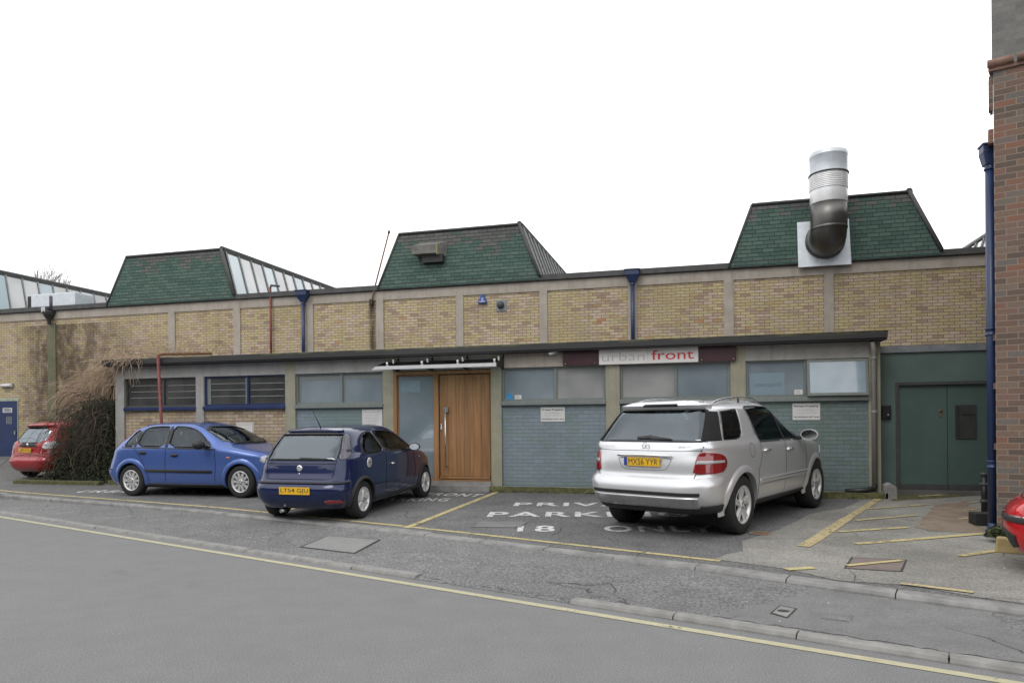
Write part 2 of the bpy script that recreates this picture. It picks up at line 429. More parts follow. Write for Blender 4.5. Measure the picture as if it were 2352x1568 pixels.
# ------------------------------------------------------------ ground
def backkerb(s):
    pts = [(-60, 5.9), (-17.6, 6.28), (-14, 6.72), (-11, 7.05), (-6.7, 7.22), (-2.25, 7.10), (.35, 6.86), (30, 6.6)]
    if s <= pts[0][0]: return pts[0][1]
    for (a, b), (c, d) in zip(pts, pts[1:]):
        if s <= c: return b + (d - b) * (s - a) / (c - a)
    return pts[-1][1]
def footz(s, t):
    return .022 + .045 * (t - 5.45) / 1.6 - .02 * sstep(-6, 2, s) * sstep(5.6, 6.9, t)
def sheet(name, svals, tfun, nt, zf, mat_, parent=None):
    m = MB(); n = nt + 1
    for s in svals:
        t0, t1 = tfun(s)
        for j in range(n):
            t = t0 + (t1 - t0) * j / nt; X, Y = st(s, t); m.v.append((X, Y, zf(s, t, X, Y)))
    for i in range(len(svals) - 1):
        for j in range(nt):
            m.f.append([i * n + j, i * n + j + 1, (i + 1) * n + j + 1, (i + 1) * n + j]); m.mi.append(0); m.sm.append(True)
    return m.build(name, mat_, parent)
SV = [-400, -150, -80, -50, -35] + [-26 + .5 * i for i in range(90)] + [22, 30, 60, 150, 400]
road = tag(sheet('road', SV, lambda s: (-400, 6.1), 8, lambda s, t, X, Y: -.0, M_road), kind='structure')
foot = tag(sheet('footway', SV, lambda s: (5.38, backkerb(s) + .5), 6, lambda s, t, X, Y: footz(s, t), M_foot), kind='structure')
def parkz(s, t, X, Y):
    return G(X, Y)
# graded rows: fine near the cars, coarse to the horizon
class _: pass
m = MB(); TV = [0, .2, .5] + [1 + .4 * i for i in range(36)] + [18, 25, 40, 80, 400]; n = len(TV)
for s in SV:
    for dt in TV:
        t = backkerb(s) + .03 + dt; X, Y = st(s, t); m.v.append((X, Y, min(.8, G(X, Y))))
for i in range(len(SV) - 1):
    for j in range(n - 1):
        m.f.append([i * n + j, i * n + j + 1, (i + 1) * n + j + 1, (i + 1) * n + j]); m.mi.append(0); m.sm.append(True)
park = tag(m.build('car_park', M_park), kind='structure')

def kerbrun(name, s0, s1, tf, w, ztop, zbot, ln, mat_, gap=.012, jit=.006, seed=1, skip=None, tilt=None):
    r = random.Random(seed); m = MB(); s = s0
    while s < s1:
        L = ln * r.uniform(.97, 1.03); e = s + L - gap
        if not (skip and skip(s, e)):
            ja, jb, jz = r.uniform(-jit, jit), r.uniform(-jit, jit), r.uniform(-jit, jit) * .6
            P = []
            for (ss, jj) in ((s, ja), (e, jb)):
                t0 = tf(ss) + jj
                prof = [(t0, zbot), (t0 + .006, ztop(ss) - .03 + jz), (t0 + .022, ztop(ss) - .006 + jz), (t0 + .045, ztop(ss) + jz), (t0 + w, ztop(ss) + jz), (t0 + w, zbot)]
                for t, z in prof:
                    X, Y = st(ss, t); P.append((X, Y, z))
            k = 6; fs = [tuple(range(k))[::-1], tuple(range(k, 2 * k))] + [(i, (i + 1) % k, (i + 1) % k + k, i + k) for i in range(k)]
            m.add(P, fs)
        s += L
    return m.build(name, mat_)
sbrk0, _t = ts(*atG(988, 1322, .05)[:2]); sbrk1, _t = ts(*atG(1145, 1350, .05)[:2])
kf = kerbrun('kerb', -45, 14, lambda s: 5.30, .125, lambda s: .042 - .012 * sstep(-2, -9, s), -.1, .915, M_kerb, seed=4,
             skip=lambda a, b: a < sbrk1 - .1 and b > sbrk0 + .1)
tag(kf, kind='structure')
kb = kerbrun('kerb', -45, 14, lambda s: backkerb(s) - .09 - .09 * sstep(-12, 0, s), .17 + .05, lambda s: .085 + .022 * max(0, st(s, backkerb(s))[1] - 9.3) + .004, -.05, .93, M_kerb_back, seed=9)
tag(kb, kind='structure')
# crumbled gap in the front kerb
m = MB(); r5 = random.Random(5); n_ = 60; mv = []
for q in range(n_ + 1):
    s_ = sbrk0 - .9 + (sbrk1 - sbrk0 + 2.) * q / n_
    for t_, z_ in ((5.325 + r5.uniform(-.02, .02), .003), (5.37 + r5.uniform(-.01, .01), .014 + r5.uniform(0, .006)), (5.44, .0285)):
        X, Y = st(s_, t_); mv.append((X, Y, z_))
m.add(mv, [(3 * q + k_, 3 * q + 3 + k_, 3 * q + 4 + k_, 3 * q + 1 + k_) for q in range(n_) for k_ in (0, 1)])
tag(m.build('footway', M_foot), kind='structure')

def groundquad(m, pts, off=.004, zf=None, sub=6):
    """quad from four world XY corners draped on the ground"""
    A, B, C_, D = [Vector((p[0], p[1])) for p in pts]
    b = len(m.v)
    for i in range(sub + 1):
        for j in range(sub + 1):
            u, v = i / sub, j / sub
            p = (A * (1 - u) + B * u) * (1 - v) + (D * (1 - u) + C_ * u) * v
            z = (zf or G)(p.x, p.y) + off; m.v.append((p.x, p.y, z))
    for i in range(sub):
        for j in range(sub):
            a = b + i * (sub + 1) + j
            m.f.append([a, a + sub + 1, a + sub + 2, a + 1]); m.mi.append(0); m.sm.append(False)
def gline(m, p0, p1, w, off=.005, zf=None):
    a, b = Vector(p0[:2]), Vector(p1[:2]); d = (b - a).normalized(); nn = Vector((-d.y, d.x)) * w / 2
    groundquad(m, [a - nn, b - nn, b + nn, a + nn], off, zf, max(2, int((b - a).length / .5)))
# broad surface patches
def blob(name, pts, mat_, off, zf=None, n=90, amp=.12, seed=1, parent=None):
    """irregular flat patch: polygon corners with a ragged edge"""
    r = random.Random(seed); P = [Vector(p[:2]) for p in pts]; edge = []
    per = sum((P[i] - P[(i + 1) % len(P)]).length for i in range(len(P)))
    for i in range(len(P)):
        a, b = P[i], P[(i + 1) % len(P)]; k = max(2, int(n * (b - a).length / per))
        for q in range(k):
            edge.append(a.lerp(b, q / k) + Vector((r.uniform(-amp, amp), r.uniform(-amp, amp))) * .5)
    bm = bmesh.new(); vs = [bm.verts.new((p.x, p.y, 0)) for p in edge]; bm.faces.new(vs)
    bmesh.ops.triangulate(bm, faces=bm.faces)
    x0 = min(p.x for p in edge); x1 = max(p.x for p in edge); y0 = min(p.y for p in edge); y1 = max(p.y for p in edge)
    for k in range(1, int((x1 - x0) / .7) + 1):
        bmesh.ops.bisect_plane(bm, geom=bm.verts[:] + bm.edges[:] + bm.faces[:], plane_co=(x0 + k * .7, 0, 0), plane_no=(1, 0, 0))
    for k in range(1, int((y1 - y0) / .7) + 1):
        bmesh.ops.bisect_plane(bm, geom=bm.verts[:] + bm.edges[:] + bm.faces[:], plane_co=(0, y0 + k * .7, 0), plane_no=(0, 1, 0))
    for v in bm.verts: v.co.z = (zf or G)(v.co.x, v.co.y) + off
    bmesh.ops.recalc_face_normals(bm, faces=bm.faces)
    me = bpy.data.meshes.new(name); bm.to_mesh(me); bm.free(); me.materials.append(mat_)
    o = bpy.data.objects.new(name, me); COL.objects.link(o); o.parent = parent
    return o
def FZ(X, Y):
    s, t = ts(X, Y); return footz(s, t)
A = lambda x, y: atG(x, y)
# pale worn concrete apron on the right
ss, tt = ts(*A(1650, 1298)[:2])
apron = [A(1655, 1285), A(1700, 1262), A(1770, 1215), A(1850, 1185), A(1930, 1165), A(2000, 1140), A(2040, 1128), A(2300, 1128)]
apron = [p[:2] for p in apron] + [st(4.2, 11.5), st(12, 11.5), st(12, backkerb(12) + .12), st(4, backkerb(4) + .12), st(1.5, backkerb(1.5) + .12), st(-1, backkerb(-1) + .12)]
tag(blob('car_park', apron, M_conc_ground, .004, seed=3, amp=.22), kind='structure')
tag(blob('car_park', [A(2105, 1212), A(2150, 1160), A(2222, 1150), A(2235, 1175), A(2262, 1218), A(2262, 1224), A(2130, 1220)], M_rust_ground, .008, seed=8, amp=.1), kind='structure')
tag(blob('car_park', [A(2040, 1129), A(2060, 1127), A(2270, 1129), A(2262, 1137), A(2150, 1142), A(2050, 1150)], M_moss, .0085, seed=12, amp=.12, n=160), kind='structure')
# smoother footway patch on the right
ftp = [atG(x, y, .03)[:2] for x, y in ((1640, 1385), (1790, 1330), (2020, 1358))]
ftp = [st(-1.75, 5.5), st(-1.15, 6.75), st(.1, 6.72), st(.45, 5.5)]
tag(blob('footway', ftp, M_foot_smooth, .004, FZ, seed=4, amp=.05), kind='structure')
# --- painted lines
lines = MB(); faint = MB(); wide = MB()
def bk(s, o=.27): return st(s, backkerb(s) + o)
s = -22.
r8 = random.Random(8)
sE = ts(*A(1638, 1297)[:2])[0]
while s < sE:
    e = min(sE, s + 1.0)
    gline(lines, bk(s), bk(e), .085); s = e
gline(lines, A(932, 1212), A(1143, 1129), .10)
gline(lines, A(660, 1171), A(770, 1146), .10)
gline(lines, A(1805, 1309), A(1870, 1305), .10, .012)
gline(faint, A(1845, 1256), A(1945, 1192), .15, .012); gline(faint, A(1945, 1192), A(2036, 1132), .12, .012)
for a, b, w in (((1965, 1250), (2262, 1226), .10), ((1925, 1222), (2085, 1212), .09), ((1965, 1196), (2105, 1184), .08), ((1985, 1170), (2135, 1159), .08),
                ((2110, 1140), (2265, 1132), .07), ((2225, 1155), (2262, 1151), .07), ((2210, 1173), (2250, 1169), .07), ((2200, 1193), (2240, 1189), .07)):
    gline(lines if w > .085 else faint, A(*a), A(*b), w, .013)
for s0, s1 in ((-.55, .0), (.55, 1.0), (1.25, 1.65)):
    gline(faint, st(s0, backkerb(s0) + .24), st(s1, backkerb(s1) + .24), .08, .013)
gline(lines, A(2205, 1278), A(2330, 1260), .09, .013)
mk = lines.build('yellow_line', M_yel, park); mk2 = faint.build('yellow_line', M_yel_faint, park)
rl = MB(); s = -30
while s < 14:
    gline(rl, st(s, 5.13), st(s + 2, 5.13), .085, .004, lambda X, Y: 0.); s += 2
rl.build('yellow_line', M_pale_line, road)
# --- painted words
def ground_word(body, p0, p1, hgt, name='painted_word', weight=.02, lean=0.):
    a, b = Vector(A(*p0)), Vector(A(*p1)); ux = Vector((b.x - a.x, b.y - a.y, 0)); L = ux.length; ux.normalize()
    uy = Vector((-ux.y, ux.x, 0)) + ux * lean
    mm = text_obj(name, body, L, hgt, (a.x, a.y, 0), ux, uy, None, mb=MB(), weight=weight, space=1.15)
    mm.v = [(v[0], v[1], G(v[0], v[1]) + .006) for v in mm.v]
    return mm.build(name, M_white_paint, park, fixn=False)
ground_word('PARKING', (1117, 1187), (1585, 1187), .50)
ground_word('PRIVATE', (1178, 1162), (1560, 1163), .42)
ground_word('18', (1187, 1221), (1275, 1221), .48)
ground_word('ONLY', (1388, 1221), (1650, 1222), .46)
ground_word('URBAN FRONT', (830, 1133), (1097, 1141), .40)
ground_word('PARKING', (860, 1150), (1025, 1151), .40)
ground_word('URBAN FRONT', (168, 1131), (500, 1134), .42)
# --- covers and patches let into the ground
def cover(pts, name, label, mats, z=.03, frame=.02, hole=False, cat='manhole cover', park_=False):
    zf = G if park_ else FZ
    P = [Vector(p[:2]) for p in pts]; c = sum(P, Vector((0, 0))) / 4; zc = zf(c.x, c.y) + .006
    root = empty(name, (c.x, c.y, zc), 0, label, cat)
    m = MB(); o = [p - c for p in P]; inn = [p * (1 - frame / max(.05, p.length) * 1.4) for p in o]
    zz = lambda p: zf(c.x + p.x, c.y + p.y) + .007 - zc
    for i in range(4):
        a, b, d, e = o[i], o[(i + 1) % 4], inn[(i + 1) % 4], inn[i]
        m.add([(q.x, q.y, zz(q)) for q in (a, b, d, e)], [(0, 1, 2, 3)])
    m.build('frame', mats[0], root)
    m = MB(); i2 = [p * .985 for p in inn]
    m.add([(q.x, q.y, zz(q) + .001) for q in i2], [(0, 1, 2, 3)])
    m.build('lid', mats[1], root)
    if hole:
        m = MB(); m.lathe([(0, .0035), (.048, .0035)], (0, 0, zz(Vector((0, 0)))), n=20); m.v = [(v[0], v[1] * .8, v[2]) for v in m.v]
        m.build('key_hole', M_black, root)
    return root
F_ = lambda x, y: atG(x, y, .035)
cover([F_(688, 1256), F_(815, 1271), F_(875, 1243), F_(752, 1233)], 'manhole_cover', 'large pale concrete slab cover set in the footway in front of the navy hatchback', (M_black, simple('slab_concrete', (.21, .21, .205), .9, var=.12, scale=5)))
cover([F_(1768, 1408), F_(1808, 1419), F_(1832, 1398), F_(1790, 1391)], 'stopcock_cover', 'small square cover with a dark round hole in the footway', (M_black, M_kerb), hole=True, cat='drain cover')
cover([F_(1885, 1420), F_(1950, 1428), F_(1962, 1415), F_(1900, 1408)], 'stopcock_cover', 'faint flat rectangular cover in the footway right of the cover with the hole', (M_foot, M_foot_smooth), cat='drain cover')
cover([A(1938, 1306), A(2073, 1314), A(2084, 1286), A(1955, 1280)], 'manhole_cover', 'reddish brown rectangular cover with a yellow line across it in the pale concrete', (M_black, simple('brown_cover', (.17, .135, .12), .8, var=.2, scale=6)), park_=True)
m = MB(); gline(m, A(1945, 1301), A(2070, 1289), .07, .016); m.build('yellow_line', M_yel, park)
cover([A(1083, 1211), A(1196, 1212), A(1215, 1198), A(1100, 1197)], 'tarmac_repair', 'smooth rectangular tarmac repair under the word PARKING', (M_park, M_foot_smooth), park_=True, cat='road repair')
q = A(1747, 1225); rr = empty('inspection_cover', (q[0], q[1], q[2] + .007), 0, 'small rusty round cover in the ground behind the silver car', 'drain cover')
MB().lathe([(0, 0), (.11, 0)], n=20).build('lid', M_rust, rr); MB().lathe([(.11, 0), (.13, .004), (.15, 0)], n=20).build('frame', M_rust_ground, rr)

# ------------------------------------------------------------ long brick building
YB = 18.2
bld = empty('brick_workshop', (-9, YB, 0), 0, 'long yellow brick workshop with concrete piers and green tiled roof lights', 'building')
def B(m, name, mats, root, **k): return part_of(m.build(name, mats, None, **k), root)
m = MB(); m.box(-45, 16, YB, YB + 34, -.3, 5.08); B(m, 'wall', M_brick, bld)
m = MB(); m.box(-45, 16, YB - .03, YB + .3, 5.082, 5.34); B(m, 'concrete_band', M_conc, bld)
for i, (a, b) in enumerate([(-15.88, -15.64), (-13.53, -13.29), (-11.04, -10.82), (-8.80, -8.57), (-6.39, -6.17), (-4.01, -3.80), (-1.66, -1.42), (.73, .96), (3.05, 3.27)]):
    m = MB(); m.box(a, b, YB - .033, YB + .1, -.3, 5.08); m.box(a, b, YB - .036, YB - .02, 5.0, 5.338); B(m, 'pier', M_conc, bld)
m = MB(); m.box(-20.62, -20.30, YB - .033, YB + .1, .3, 4.95); B(m, 'pier', M_conc_green, bld)
m = MB(); m.box(-45, 16, YB - .11, YB + .25, 5.36, 5.50); m.box(-45, 16, YB - .06, YB + .2, 5.341, 5.358); B(m, 'coping', M_felt, bld)
m = MB(); m.box(-45, 16, YB + .26, YB + 33.9, 5.0, 5.32); B(m, 'flat_roof', M_felt_roof, bld)
def monitor(x0, left=False):
    """a tapered roof light running back from the parapet"""
    XL0, XR0, XL1, XR1, z0, z1, L = x0, x0 + 4.72, x0 + .58, x0 + 4.12, 5.38, 6.95, 15.
    yb, yt = YB - .125, YB + .10
    m = MB()
    m.add([(XL0, yb, z0), (XR0, yb, z0), (XR1, yt, z1), (XL1, yt, z1), (XL0, yb + L, z0), (XR0, yb + L, z0), (XR1, yt + L, z1), (XL1, yt + L, z1)],
          [(0, 1, 2, 3), (0, 3, 7, 4), (3, 2, 6, 7), (4, 7, 6, 5), (1, 5, 6, 2)])
    o = B(m, 'roof_light', M_shingle, bld)
    # side face glazing on the right
    mg = MB(); mb = MB(); n = 24
    def P(y, f, off=0.):
        X = XR0 + (XR1 - XR0) * f; Z = z0 + (z1 - z0) * f
        return (X + off * .93, y + (yb if f < .5 else yt) + (0 if f < .5 else 0), Z + off * .36)
    mi = 0
    for i in range(n):
        y0, y1 = .12 + (L - .3) * i / n, .12 + (L - .3) * (i + 1) / n
        mg.add([P(y0 + .03, .07, .03), P(y1 - .03, .07, .03), P(y1 - .03, .93, .03), P(y0 + .03, .93, .03)], [(0, 1, 2, 3)], mi=i % 3 if i < 3 else (i * 7) % 3)
        mb.tube([P(y0, .05, .05), P(y0, .95, .05)], .03, 4, sm=False)
    if left:
        for i in range(n):
            y0, y1 = .12 + (L - .3) * i / n, .12 + (L - .3) * (i + 1) / n
            Q = lambda y, f, off: (XL0 + (XL1 - XL0) * f - off, y + (yb if f < .5 else yt), z0 + (z1 - z0) * f + off * .3)
            mg.add([Q(y0 + .03, .07, .03), Q(y1 - .03, .07, .03), Q(y1 - .03, .93, .03), Q(y0 + .03, .93, .03)], [(0, 1, 2, 3)], mi=1)
            mb.tube([Q(y0, .05, .05), Q(y0, .95, .05)], .03, 4, sm=False)
        mb.tube([(XL1, yt, z1 + .03), (XL1, yt + L, z1 + .03)], .075, 6)
    g_ = B(mg, 'glazing', [M_rooflight_blue, M_rooflight, M_rooflight], bld); b_ = B(mb, 'glazing_bar', M_bar, bld)
    mr = MB(); mr.add([P(0, .93, .02), P(L, .93, .02), P(L, 1., .10), P(0, 1., .10)], [(0, 1, 2, 3)]); mr.tube([(XR1, yt - .02, z1 + .03), (XR1, yt + L, z1 + .03)], .075, 6)
    mr.tube([(XL1, yt - .02, z1 + .01), (XR1, yt - .02, z1 + .01)], .035, 6); mr.tube([(XL1, yt - .01, z1 + .01), (XL0, yb - .01, z0)], .03, 6)
    mr.tube([(XR1, yt - .02, z1 + .01), (XR0, yb - .02, z0 + .1)], .05, 6)
    c_ = B(mr, 'ridge_flashing', M_felt, bld)
    for q in (g_, b_, c_):
        q.matrix_parent_inverse = Matrix.Identity(4); q.parent = o
    o.matrix_parent_inverse = Matrix.Translation(-bld.location)
    return o
for x0 in (-27.62, -18.14, -8.70, .84): monitor(x0)
monitor(7.8, True)
# far left door
dX0, dX1 = -22.80, -21.93
m = MB(); m.box(dX0, dX1, YB - .02, YB + .03, .5, 2.42); dr = B(m, 'door', M_bluegloss, bld)
def sub(m, name, mats, par, **k):
    o = m.build(name, mats, None, **k); o.parent = par; return o
m = MB(); m.box(-22.55, -22.15, YB - .028, YB - .021, 2.03, 2.19); sub(m, 'door_sign', M_signgrey, dr)
m = MB()
for i in range(3): m.box(-22.5, -22.2, YB - .031, YB - .029, 2.06 + .04 * i, 2.08 + .04 * i)
sub(m, 'lettering', M_bluegloss, dr)
m = MB()
for i in range(3): m.box(-22.40 + .09 * i, -22.36 + .09 * i, YB - .024, YB - .021, 1.65, 1.9)
sub(m, 'door_label', M_blind, dr)
m = MB(); m.box(-22.04, -21.98, YB - .06, YB - .021, 1.30, 1.42); sub(m, 'handle', M_steel, dr)
m = MB(); m.box(dX0 - .1, dX0, YB - .025, YB + .03, .5, 2.50); m.box(dX0 - .1, dX1 + .08, YB - .024, YB + .03, 2.42, 2.52); m.box(dX1, dX1 + .02, YB - .025, YB + .03, .5, 2.42); B(m, 'door_frame', simple('pale_green_frame', (.30, .34, .26), .6), bld)
m = MB(); m.box(-23.2, -21.5, YB - .35, YB - .001, .2, .49); B(m, 'doorstep', M_kerb, bld)
# bulkhead lamp
root = empty('wall_lamp', (-22.32, YB, 2.93), 0, 'small white bulkhead lamp on the brick wall above the blue door', 'lamp')
m = MB(); m.box(-.24, .24, -.05, -.001, -.08, .09); m.build('housing', M_greyplastic, root, bevel=.01)
m = MB(); m.tube([(-.22, -.075, .01), (.22, -.075, .01)], .055, 10); m.build('diffuser', M_whiteboard, root)

# ------------------------------------------------------------ office extension
YF = 13.56
ext = empty('office_extension', (-5, YF, .2), 0, 'low flat roofed office extension with painted brick panels and strip windows', 'building')
XL, XR = -13.39, 3.20
m = MB(); m.box(XL + .02, XR - .03, YF + .22, YB - .04, .0, 2.97); B(m, 'inner_wall', M_brick_low, ext)
m = MB(); m.box(XL - .08, XR + .04, YF - .24, YB - .05, 3.0, 3.10); B(m, 'flat_roof', M_felt_roof, ext)
m = MB(); m.box(XL - .10, XR + .05, YF - .27, YF - .241, 3.0, 3.115); m.box(XL - .1, XR + .05, YF - .24, YF + .3, 2.968, 2.998)
m.tube([(XL - .1, YF - .255, 3.11), (XR + .06, YF - .255, 3.11)], .018, 6); B(m, 'gutter', M_gutter, ext)
piers = [(-13.37, -13.12), (-11.11, -10.90), (-8.78, -8.53), (-6.42, -6.18), (-4.02, -3.80), (-1.68, -1.41), (.65, .92), (3.0, 3.19)]
for i, (a, b) in enumerate(piers):
    m = MB(); m.box(a, b, YF - .003, YF + .22, .15, 2.963); B(m, 'pier', M_conc_beam if i in (0, 1) else M_conc_olive, ext)
bays = [(piers[i][1], piers[i + 1][0]) for i in range(7)]
for i, (a, b) in enumerate(bays):
    m = MB(); m.box(a, b, YF, YF + .2, 2.68, 2.962); B(m, 'beam', M_conc if i == 4 else M_conc_beam, ext)
    if i == 3: continue
    mt = M_brick_low if i < 2 else (M_paintbrick_g if i in (5, 6) else M_paintbrick)
    m = MB(); m.box(a, b, YF + .045, YF + .2, .18, 1.915); B(m, 'brick_panel', mt, ext)
wins = {0: (371.5, 'louvre'), 1: (566, 'louvre_blue'), 2: (782, 'blue'), 4: (1275, 'mix'), 5: (1552, 'mix2'), 6: (1851, 'open')}
for i, (mx0, sty) in wins.items():
    a, b = bays[i]; mxx = atY(mx0, 900, YF)[0]
    blue = sty.startswith('louvre')
    fm = M_bluegloss if blue else M_frame_grey
    z0, z1 = 2.0, 2.68; fy0, fy1 = YF + .05, YF + .11
    m = MB(); t = .045
    w_ = MB(); w_.box(a + .001, b - .001, fy0, fy1, z0, z0 + t); w_.box(a + .001, b - .001, fy0, fy1, z1 - t * .7, z1 - .001)
    w_.box(a + .001, a + t, fy0, fy1, z0 + t, z1 - t * .7); w_.box(b - t, b - .001, fy0, fy1, z0 + t, z1 - t * .7); w_.box(mxx - t / 2, mxx + t / 2, fy0 - .004, fy1, z0 + t, z1 - t * .7)
    fm_top = fm if sty != 'louvre' else M_darkframe
    wo_ = B(w_, 'window', fm_top, ext)
    m = MB(); m.box(a - .01 if i else a + .003, b + .0, YF - .035, YF + .12, 1.918, 1.998); s_ = m.build('sill', fm, None, bevel=.006); s_.parent = wo_
    wo_.matrix_parent_inverse = Matrix.Translation(-ext.location)
    def pane(x0, x1, mt, nm='pane', y=YF + .085):
        q = MB(); q.box(x0, x1, y, y + .008, z0 + t, z1 - t * .7); o = q.build(nm, mt, None); o.parent = wo_; return o
    if blue:
        pane(a + t, mxx - t / 2, M_pane_dark); pane(mxx + t / 2, b - t, M_pane_dark)
        for (x0, x1) in ((a + t, mxx - t / 2), (mxx + t / 2, b - t)):
            if sty == 'louvre': x0 += .05
            if sty == 'louvre_blue' and x0 > mxx:
                fr = .5
            q = MB()
            for k in range(1, 4): q.box(x0 + .04, x1 - .03, YF + .072, YF + .082, z0 + .07 + .145 * k - (.012 if x0 > mxx else 0), z0 + .085 + .145 * k - (.012 if x0 > mxx else 0))
            o = q.build('louvre_rail', M_blind, None); o.parent = wo_
        if sty == 'louvre_blue':
            q = MB(); q.box(a + t, a + t + .10, YF + .066, YF + .084, z0 + t, z1 - t); q.box(mxx - .07, mxx - t / 2, YF + .066, YF + .084, z0 + t, z1 - t); o = q.build('inner_frame', M_frame_grey, None); o.parent = wo_
    elif sty == 'blue':
        pane(a + t, mxx - t / 2, M_pane_blue); pane(mxx + t / 2, b - t, M_pane_blue)
        q = MB()
        for x0, x1 in ((a + t, mxx - t / 2), (mxx + t / 2, b - t)):
            q.box(x0, x1, YF + .08, YF + .084, z1 - .14, z1 - t * .7); q.box(x0, x0 + .05, YF + .08, YF + .084, z0 + t, z1 - .14)
        o = q.build('film_border', M_frame_grey, None); o.parent = wo_
    elif sty == 'mix':
        pane(a + t, mxx - t / 2, M_pane_blue); pane(mxx + t / 2, b - t, M_pane_grey)
    elif sty == 'mix2':
        pane(a + t, mxx - t / 2, M_pane_grey); pane(mxx + t / 2, b - t, M_pane_blue)
    else:
        pane(a + t, mxx - t / 2, M_pane_blue)
        # open top hung casement
        q = MB(); w2, h2 = b - mxx - .03, .66; an = R_(7)
        mt_ = Matrix.Translation((mxx + .015, YF + .03, z1 - .02)) @ Matrix.Rotation(-an, 4, 'X')
        q.box(0, w2, -.05, 0, -.045, 0, mat=mt_); q.box(0, w2, -.05, 0, -h2, -h2 + .05, mat=mt_); q.box(0, .045, -.05, 0, -h2 + .05, -.045, mat=mt_); q.box(w2 - .045, w2, -.05, 0, -h2 + .05, -.045, mat=mt_)
        o = q.build('casement', M_frame_grey, None); o.parent = wo_
        q = MB(); q.box(.04, w2 - .04, -.045, -.038, -h2 + .045, -.04, mat=mt_); o = q.build('pane', M_pane_pale, None); o.parent = wo_
        pane(mxx + t / 2, b - t, M_pane_dark)
# entrance
a, b = bays[3]; zb = .40
m = MB(); m.box(a, b, YF - .05, YF + .2, .15, zb - .03); B(m, 'threshold', M_kerb, ext)
zt = 2.66
xs0, xs1 = atY(906, 980, YF)[0], atY(1001, 980, YF)[0]; xd0, xd1 = atY(1008, 980, YF)[0], atY(1126, 980, YF)[0]
m = MB()
m.box(a, a + .075, YF + .0, YF + .15, zb - .03, zt); m.box(b - .02, b, YF + .0, YF + .15, zb - .03, zt); m.box(a + .075, b - .02, YF + .002, YF + .15, zt - .07, zt)
m.box(xs1 - .05, xd0, YF - .004, YF + .15, zb + .0, zt - .07); m.box(a + .075, b - .02, YF - .02, YF + .15, zb - .03, zb + .0)
B(m, 'door_frame', M_oak, ext, bevel=.004)
m = MB(); m.box(a + .1, xs1 - .05, YF + .05, YF + .06, zb + .001, zt - .095); sg = B(m, 'side_light', M_pane_blue, ext)
m = MB(); m.box(a + .08, a + .10, YF + .03, YF + .08, zb, zt - .07); m.box(a + .1, xs1 - .05, YF + .03, YF + .08, zt - .095, zt - .07); sub(m, 'bead', M_oak, sg)
m = MB(); m.box(a + .16, a + .60, YF + .044, YF + .049, 2.23, 2.47); sub(m, 'paper_notice', M_pane_pale, sg)
sg.matrix_parent_inverse = Matrix.Translation(-ext.location)
m = MB(); dw = xd1 - xd0; nb = 6
for k in range(nb):
    m.box(xd0 + .012 + k * (dw - .02) / nb, xd0 + .006 + (k + 1) * (dw - .02) / nb, YF + .03, YF + .09, zb + .07, zt - .085)
m.box(xd0 + .012, xd1 - .01, YF + .037, YF + .085, zb + .07, zt - .085)
m.box(xd0 + .012, xd1 - .01, YF + .0, YF + .09, zb + .015, zb + .066)
od = B(m, 'oak_door', M_oak, ext, bevel=.003)
hx = atY(1025, 1000, YF)[0]
m = MB(); m.tube([(hx, YF - .05, .62), (hx, YF - .05, 1.84)], .014, 8); m.box(hx - .006, hx + .006, YF - .05, YF + .03, .66, .69); m.box(hx - .03, hx + .05, YF - .045, YF + .03, 1.80, 1.90); sub(m, 'handle', M_steel, od)
m = MB(); m.box(xd0 + .03, xd0 + .07, YF + .015, YF + .03, 1.44, 1.56); sub(m, 'lock', M_steel, od)
od.matrix_parent_inverse = Matrix.Translation(-ext.location)
# glass canopy
cx0, cx1 = -6.33, -3.72
m = MB(); m.add([(cx0 + .1, YF - .01, 2.90), (cx1 - .02, YF - .01, 2.90), (cx1 - .02, YF - .64, 2.72), (cx0, YF - .64, 2.72)], [(0, 1, 2, 3)]); m.add([(v[0], v[1], v[2] + .012) for v in m.v], [(0, 1, 2, 3)]); cn = B(m, 'glass_canopy', M_canopyglass, ext)
m = MB(); m.add([(cx0 - .03, YF - .66, 2.665), (cx1, YF - .66, 2.665), (cx1, YF - .67, 2.735), (cx0 + .06, YF - .67, 2.735), (cx0 - .03, YF - .63, 2.665), (cx1, YF - .63, 2.665), (cx1, YF - .63, 2.735), (cx0 + .06, YF - .63, 2.735)], [(0, 1, 2, 3), (4, 7, 6, 5), (0, 4, 5, 1), (3, 2, 6, 7), (0, 3, 7, 4), (1, 5, 6, 2)]); sub(m, 'front_rail', M_alu, cn)
for k in range(4):
    x = cx0 + .28 + k * (cx1 - cx0 - .31) / 3
    m = MB(); m.prism([(YF - .002, 2.66), (YF - .002, 2.955), (YF - .12, 2.85), (YF - .62, 2.71), (YF - .60, 2.695)], x - .012, x + .012, 'X'); sub(m, 'bracket', M_black, cn)
    for yy, zz in ((-.15, 2.885), (-.45, 2.80)):
        m = MB(); m.lathe([(0, .03), (.028, .028), (.028, 0), (.012, -.03)], (x - .06, YF + yy, zz), n=12); sub(m, 'glass_bolt', M_steel, cn)
cn.matrix_parent_inverse = Matrix.Translation(-ext.location)
